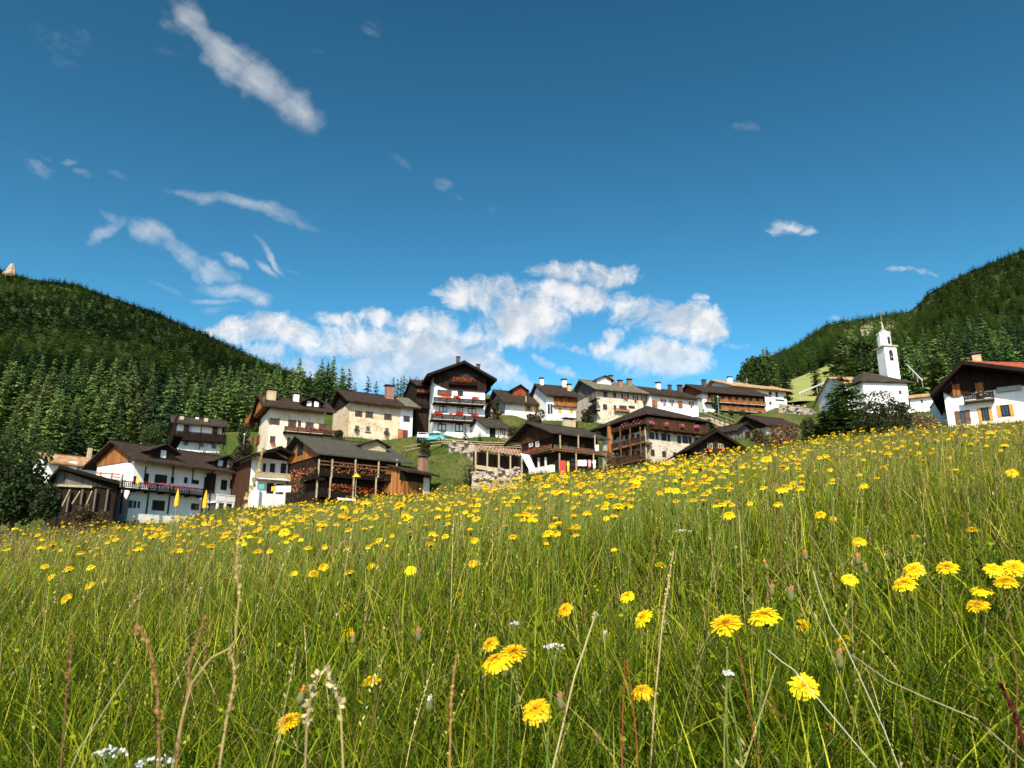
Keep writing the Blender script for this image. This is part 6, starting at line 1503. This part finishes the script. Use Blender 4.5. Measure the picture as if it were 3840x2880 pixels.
for me in HEADF:
    nv = len(me.vertices); V = np.empty(nv * 3, np.float32); me.vertices.foreach_get('co', V); C = np.empty(nv * 4, np.float32); me.attributes['col'].data.foreach_get('color', C)
    F = np.array([p.vertices[:] for p in me.polygons]); hv.append((V.reshape(-1, 3), F, C.reshape(-1, 4)[:, :3]))
sp = []
for c in cand:
    if id(c) in ind: continue
    x, y, z, px, py = c; V, F, C = hv[rs.randint(4)]; s_ = rs.uniform(.5, .9)
    nrm = (Vector((0, 0, 1)) + Vector((-.25 + rs.normal() * .3, -.35 + rs.normal() * .3, 0))).normalized(); R_ = np.array(nrm.to_track_quat('Z', 'Y').to_matrix())
    FL.add((V * s_) @ R_.T + [x, y, z], F, C); sp.append((x, y, z))
sp = np.array(sp); n = len(sp); g_ = meadow(sp[:, 0], sp[:, 1]); hh = sp[:, 2] - g_ - .004
for dz in (0, 1.57): FL.add(*blades(sp[:, 0], sp[:, 1], g_, hh, np.full(n, .0045), np.zeros(n), np.zeros(n), np.full(n, dz), np.tile(np.array(SGREEN), (n, 1)), 2, 1, .6))
FL.build('distant_meadow_flowers', 'petal', 'hundreds of tiny yellow flowers too far off to tell apart', 'flowers')

# buds: green pod with a tuft of withered orange petals
def bud_mesh(seed, tip):
    rs = np.random.RandomState(seed); V, F, C = [], [], []
    n = 9; prof = [(.0022, -.014), (.0062, -.010), (.0072, -.004), (.0056, .003), (.0042, .006)]
    for (r, z) in prof:
        for j in range(n): t = 6.283 * j / n; V.append((r * math.cos(t), r * math.sin(t), z)); C.append(np.array((.16, .17, .06)) * rs.uniform(.7, 1.2))
    for k in range(4):
        for j in range(n): F.append((k * n + j, k * n + (j + 1) % n, (k + 1) * n + (j + 1) % n, (k + 1) * n + j))
    for j in range(16):
        a = rs.rand() * 6.28; r = rs.uniform(0, .004); b_ = np.array((r * math.cos(a), r * math.sin(a), .004)); t = b_ + np.array((rs.normal() * .002, rs.normal() * .002, rs.uniform(.005, .012))); s_ = np.array((-math.sin(a), math.cos(a), 0)) * .0013
        i0 = len(V); V += [b_ - s_, b_ + s_, t + s_, t - s_]; F.append((i0, i0 + 1, i0 + 2, i0 + 3)); C += [np.array(tip) * rs.uniform(.7, 1.2)] * 4
    me = np_mesh('bud', np.array(V), np.array(F), np.clip(np.array(C), 0, 1)); me.materials.append(MATS['leaf']); return me
BO, BP, BW = bud_mesh(1, (.75, .30, .06)), bud_mesh(2, (.62, .28, .16)), bud_mesh(3, (.75, .72, .62))
BUDS = [(1131,2609,0,62,'orange tipped bud left of the dry seed panicles, lower left'),(1569,2378,1,50,'pink tipped bud left of the front centre flowers'),(2101,2627,1,60,'pink brown bud right beside the lowest round flower'),(2266,2390,2,44,'white tipped closed bud on a leaning stem right of centre'),(1611,2641,2,56,'pale tipped bud on a long leaning stem, bottom centre left'),
 (2246,2780,1,60,'bud with salmon tuft at the bottom edge right of centre'),(2965,2226,1,58,'tall pink brown bud beside the ragged flower on the right'),(3022,2084,0,38,'orange tipped bud above the cluster on a long stem'),(2873,2120,0,36,'orange bud on a straight stem above the biggest flower'),(3218,2098,0,44,'orange bud just below the bright upper flower at right'),
 (3246,2134,0,40,'yellow orange bud touching the top of the cluster at right'),(3325,2084,1,42,'grey brown bud on a long stem right of the cluster'),(3147,2468,1,66,'fat brown topped bud where the white straw starts'),(3719,2490,1,58,'brown bud near the dark red leaf at the right edge'),(3118,2753,0,64,'orange tufted bud low in the right meadow'),(3424,2024,0,34,'small orange bud high at the right'),
 (2894,2212,1,44,'dull pink bud left of the tall brown one'),(3488,2120,0,34,'tiny orange bud by the flat flower at right'),(1325,2395,0,40,'green bud under the orange yellow flower left of centre'),(1898,2520,1,46,'brown bud hanging right under the largest flower'),(1645,2500,1,34,'small brown bud between the tall stem and the largest flower')]
for i, (px, py, k, w, lb) in enumerate(BUDS):
    Y = .0145 * FPX / w * 1.9; p = at(px, py, Y); g0 = Vector((p.x + .03 * math.sin(i), p.y + .02, float(meadow(np.array([p.x]), np.array([p.y]))[0]) - .02))
    e = empty('flower_bud', g0, 0, lb, 'bud'); b_ = bpy.data.objects.new('bud', (BO, BP, BW)[k]); COL.objects.link(b_); b_.parent = e; b_.location = p - g0; b_.rotation_euler = (.2 * math.sin(i * 3), .2 * math.cos(i * 2), 0)
    make_stem(p - g0 - Vector((0, 0, .012)), (0, 0, 0), .0011, 500 + i, e, SGREEN, .07)
# white flower umbels
def umbel(px, py, Y, R, label, n=60, seed=0):
    rs = np.random.RandomState(seed); p = at(px, py, Y); g0 = Vector((p.x + .01, p.y + .01, float(meadow(np.array([p.x]), np.array([p.y]))[0]) - .02)); e = empty('white_umbel', g0, 0, label, 'flower')
    a = rs.rand(n) * 6.28; r = R * np.sqrt(rs.rand(n)); q_ = np.stack([r * np.cos(a), r * np.sin(a), -r * r / R * .25 + rs.normal(size=n) * .001], 1) + np.array(p - g0)
    V, F, C = clump_arrays(rs, q_, .0032, np.tile(np.array((.80, .80, .72)), (n, 1)) * rs.uniform(.7, 1.1, (n, 1))); link_mesh('blossoms', np_mesh('blossoms', V, F, np.clip(C, 0, .9)), 'petal', e)
    make_stem(p - g0 - Vector((0, 0, .02)), (0, 0, 0), .0011, seed, e, SGREEN)
    for k in range(7): t = p - g0 + Vector((R * .7 * math.cos(k * .9), R * .7 * math.sin(k * .9), -.003)); make_stem(t, p - g0 - Vector((0, 0, .02)), .0005, seed + k, e, SGREEN, name='ray')
for i, u in enumerate(((2078, 2418, .95, .014, 'white umbel flower right of the largest yellow flower'), (410, 2810, .75, .016, 'white umbel near the bottom left, left of its twin'), (582, 2845, .72, .017, 'white umbel at the bottom edge, right of its twin'), (2562, 1985, 2.2, .025, 'white flower high in the meadow below the gallery house'), (1800, 1845, 6.5, .06, 'white flower just under the meadow edge below the hotel'), (1930, 2335, 1.2, .008, 'tiny white flower above the white umbel at centre'), (2730, 2520, .9, .006, 'tiny white flower beside the long red stem'))): umbel(*u, seed=i)
# dry stalks, straws and red stems, each a plant of its own
def stalk(name, label, pts, Y, r, col, cat='stalk', head=None, seed=0, ground=True):
    P_ = [at(x_, y_, Y + dy) for (x_, y_, dy) in [(q_ + (0,))[:3] if len(q_) == 2 else q_ for q_ in pts]]
    base = P_[-1]; g_ = float(meadow(np.array([base.x]), np.array([base.y]))[0]) - .01
    if ground and base.z > g_ + .02:
        d = (P_[-1] - P_[-2]).normalized(); d = (d + Vector((0, .12, -.45))).normalized()
        for k in (1, 2, 3):
            q_ = P_[-1] + d * (base.z - g_) / max(.35, -d.z) / 3; d = (d + Vector((0, 0, -.25))).normalized()
            P_.append(q_)
    g0 = P_[-1].copy(); e = empty(name, g0, 0, label, cat); mb = MB(); L = [p - g0 for p in P_]
    rr = [r * (.55 + .45 * k / (len(L) - 1)) for k in range(len(L))]
    mb.path(L, rr, 6); me = mb.mesh('stem'); c4 = np.ones((len(me.vertices), 4), np.float32); c4[:, :3] = col; a_ = me.attributes.new('col', 'FLOAT_COLOR', 'POINT'); a_.data.foreach_set('color', c4.ravel()); link_mesh('stem', me, 'stem', e)
    if head:
        rs = np.random.RandomState(seed); k0, k1, n, sz, hc = head; q_ = []
        for _ in range(n):
            f = rs.uniform(k0, k1) * (len(L) - 1); i = int(min(f, len(L) - 2)); q_.append(np.array(L[i].lerp(L[i + 1], f - i)) + rs.normal(size=3) * sz * .35)
        V, F, C = clump_arrays(rs, np.array(q_), sz, np.tile(np.array(hc), (n, 1)) * rs.uniform(.6, 1.25, (n, 1))); link_mesh('seed_head', np_mesh('seed_head', V, F, np.clip(C, 0, 1)), 'leaf', e)
    return e
STR = (.46, .34, .15); BRN = (.30, .16, .06)
stalk('dry_stalk', 'tall bent straw stalk rising across the inn roof, tallest of all', [(986, 1688), (968, 1760), (949, 1825), (925, 1862), (905, 1960), (888, 2080), (886, 2154), (900, 2230), (886, 2325), (883, 2402), (862, 2431), (791, 2467), (720, 2561), (679, 2709)], .50, .0006, STR, head=(0, .45, 90, .0030, (.50, .34, .13)), seed=1)
stalk('dry_stalk', 'brown curved stalk bending to the left, lower left meadow', [(514, 2337), (540, 2390), (567, 2449), (582, 2510), (590, 2579), (594, 2680), (596, 2780)], .48, .0007, BRN, head=(0, .95, 110, .0028, (.36, .19, .07)), seed=2)
stalk('dry_stalk', 'straw stalk running straight down from the fork of the tallest one', [(865, 2431), (875, 2490), (880, 2550), (868, 2620), (850, 2697), (827, 2845)], .52, .0009, STR, head=(0, .9, 70, .0026, (.42, .28, .11)), seed=3)
stalk('dry_stalk', 'short brown seed stalk between the curved stalk and the forked one', [(768, 2313), (745, 2390), (709, 2490), (706, 2579), (690, 2660)], .55, .0009, BRN, head=(0, .7, 70, .0026, (.34, .18, .08)), seed=4)
stalk('dry_stalk', 'reddish seed stalk at the left in the lower meadow', [(275, 2360), (268, 2440), (258, 2530), (250, 2600)], .6, .0007, (.20, .09, .04), head=(0, .9, 60, .0026, (.26, .10, .05)), seed=5)
stalk('straw', 'thin pale straw slanting in the lower left meadow', [(499, 2496), (400, 2650), (295, 2815)], .6, .0006, (.42, .38, .20), 'straw')
stalk('straw', 'long pale straw slanting down to the right edge', [(3193, 2454), (3330, 2552), (3480, 2620), (3662, 2696)], .8, .0006, (.48, .42, .24), 'straw')
stalk('straw', 'white straw slanting through the flower cluster at right', [(3050, 2140), (3072, 2219), (3118, 2340), (3160, 2400)], .9, .0007, (.62, .62, .40), 'straw')
stalk('straw', 'short white straw left of the biggest domed flower, lying across stems', [(2878, 2436), (2930, 2480), (2975, 2510)], .85, .0007, (.62, .62, .45), 'straw')
stalk('dry_umbel', 'dried umbel skeleton on a leaning straw right of centre', [(2232, 2300), (2228, 2319), (2195, 2420), (2154, 2538)], .85, .0012, (.50, .44, .20), head=(0, .12, 50, .0035, (.55, .48, .24)), seed=8)
stalk('dry_stalk', 'tall straw seed stalk in the right centre meadow', [(2525, 2065), (2515, 2130), (2505, 2200), (2495, 2260), (2485, 2330)], 1.1, .0015, STR, head=(0, .8, 90, .004, (.55, .38, .17)), seed=9)
stalk('red_stalk', 'left of two thin red stalks beside the upright petalled flower', [(2343, 2473), (2340, 2560), (2336, 2650), (2334, 2760)], .72, .0006, (.30, .06, .03), 'stalk'); stalk('red_stalk', 'right of two thin red stalks crossing the small low flower', [(2349, 2473), (2364, 2560), (2373, 2638), (2385, 2750), (2392, 2869)], .72, .0006, (.34, .08, .03), 'stalk')
stalk('red_stalk', 'long thin red stalk under the left big domed flower', [(2759, 2361), (2785, 2500), (2805, 2620), (2844, 2866)], .75, .0006, (.28, .05, .03), 'stalk'); stalk('red_stalk', 'red brown stem near the right edge below the flower pair', [(3770, 2220), (3800, 2400), (3815, 2560), (3812, 2700)], .8, .0007, (.22, .08, .03), 'stalk')
stalk('dry_stalk', 'pale oat like seed panicle at the lower left of centre', [(1222, 2505), (1235, 2540), (1255, 2580), (1275, 2640), (1280, 2720)], .6, .0010, STR, head=(0, .5, 50, .0045, (.60, .50, .28)), seed=10)
stalk('dry_stalk', 'second pale seed panicle leaning left beside the orange tipped bud', [(1195, 2530), (1175, 2580), (1160, 2640), (1150, 2740), (1145, 2860)], .58, .0010, (.34, .24, .12), head=(0, .4, 50, .0042, (.55, .45, .24)), seed=11)
stalk('dry_stalk', 'rust orange seed spike left of the largest flower', [(1716, 2450), (1702, 2530), (1692, 2620), (1690, 2700)], .75, .0012, (.36, .20, .07), head=(0, .9, 70, .0035, (.50, .26, .09)), seed=12)
stalk('dock_leaf', 'dark wine red pointed leaf at the right edge', [(3745, 2560), (3775, 2610), (3800, 2660), (3815, 2700)], .75, .0022, (.09, .015, .012), 'leaf', head=(.0, .9, 40, .006, (.09, .018, .014)), seed=13)
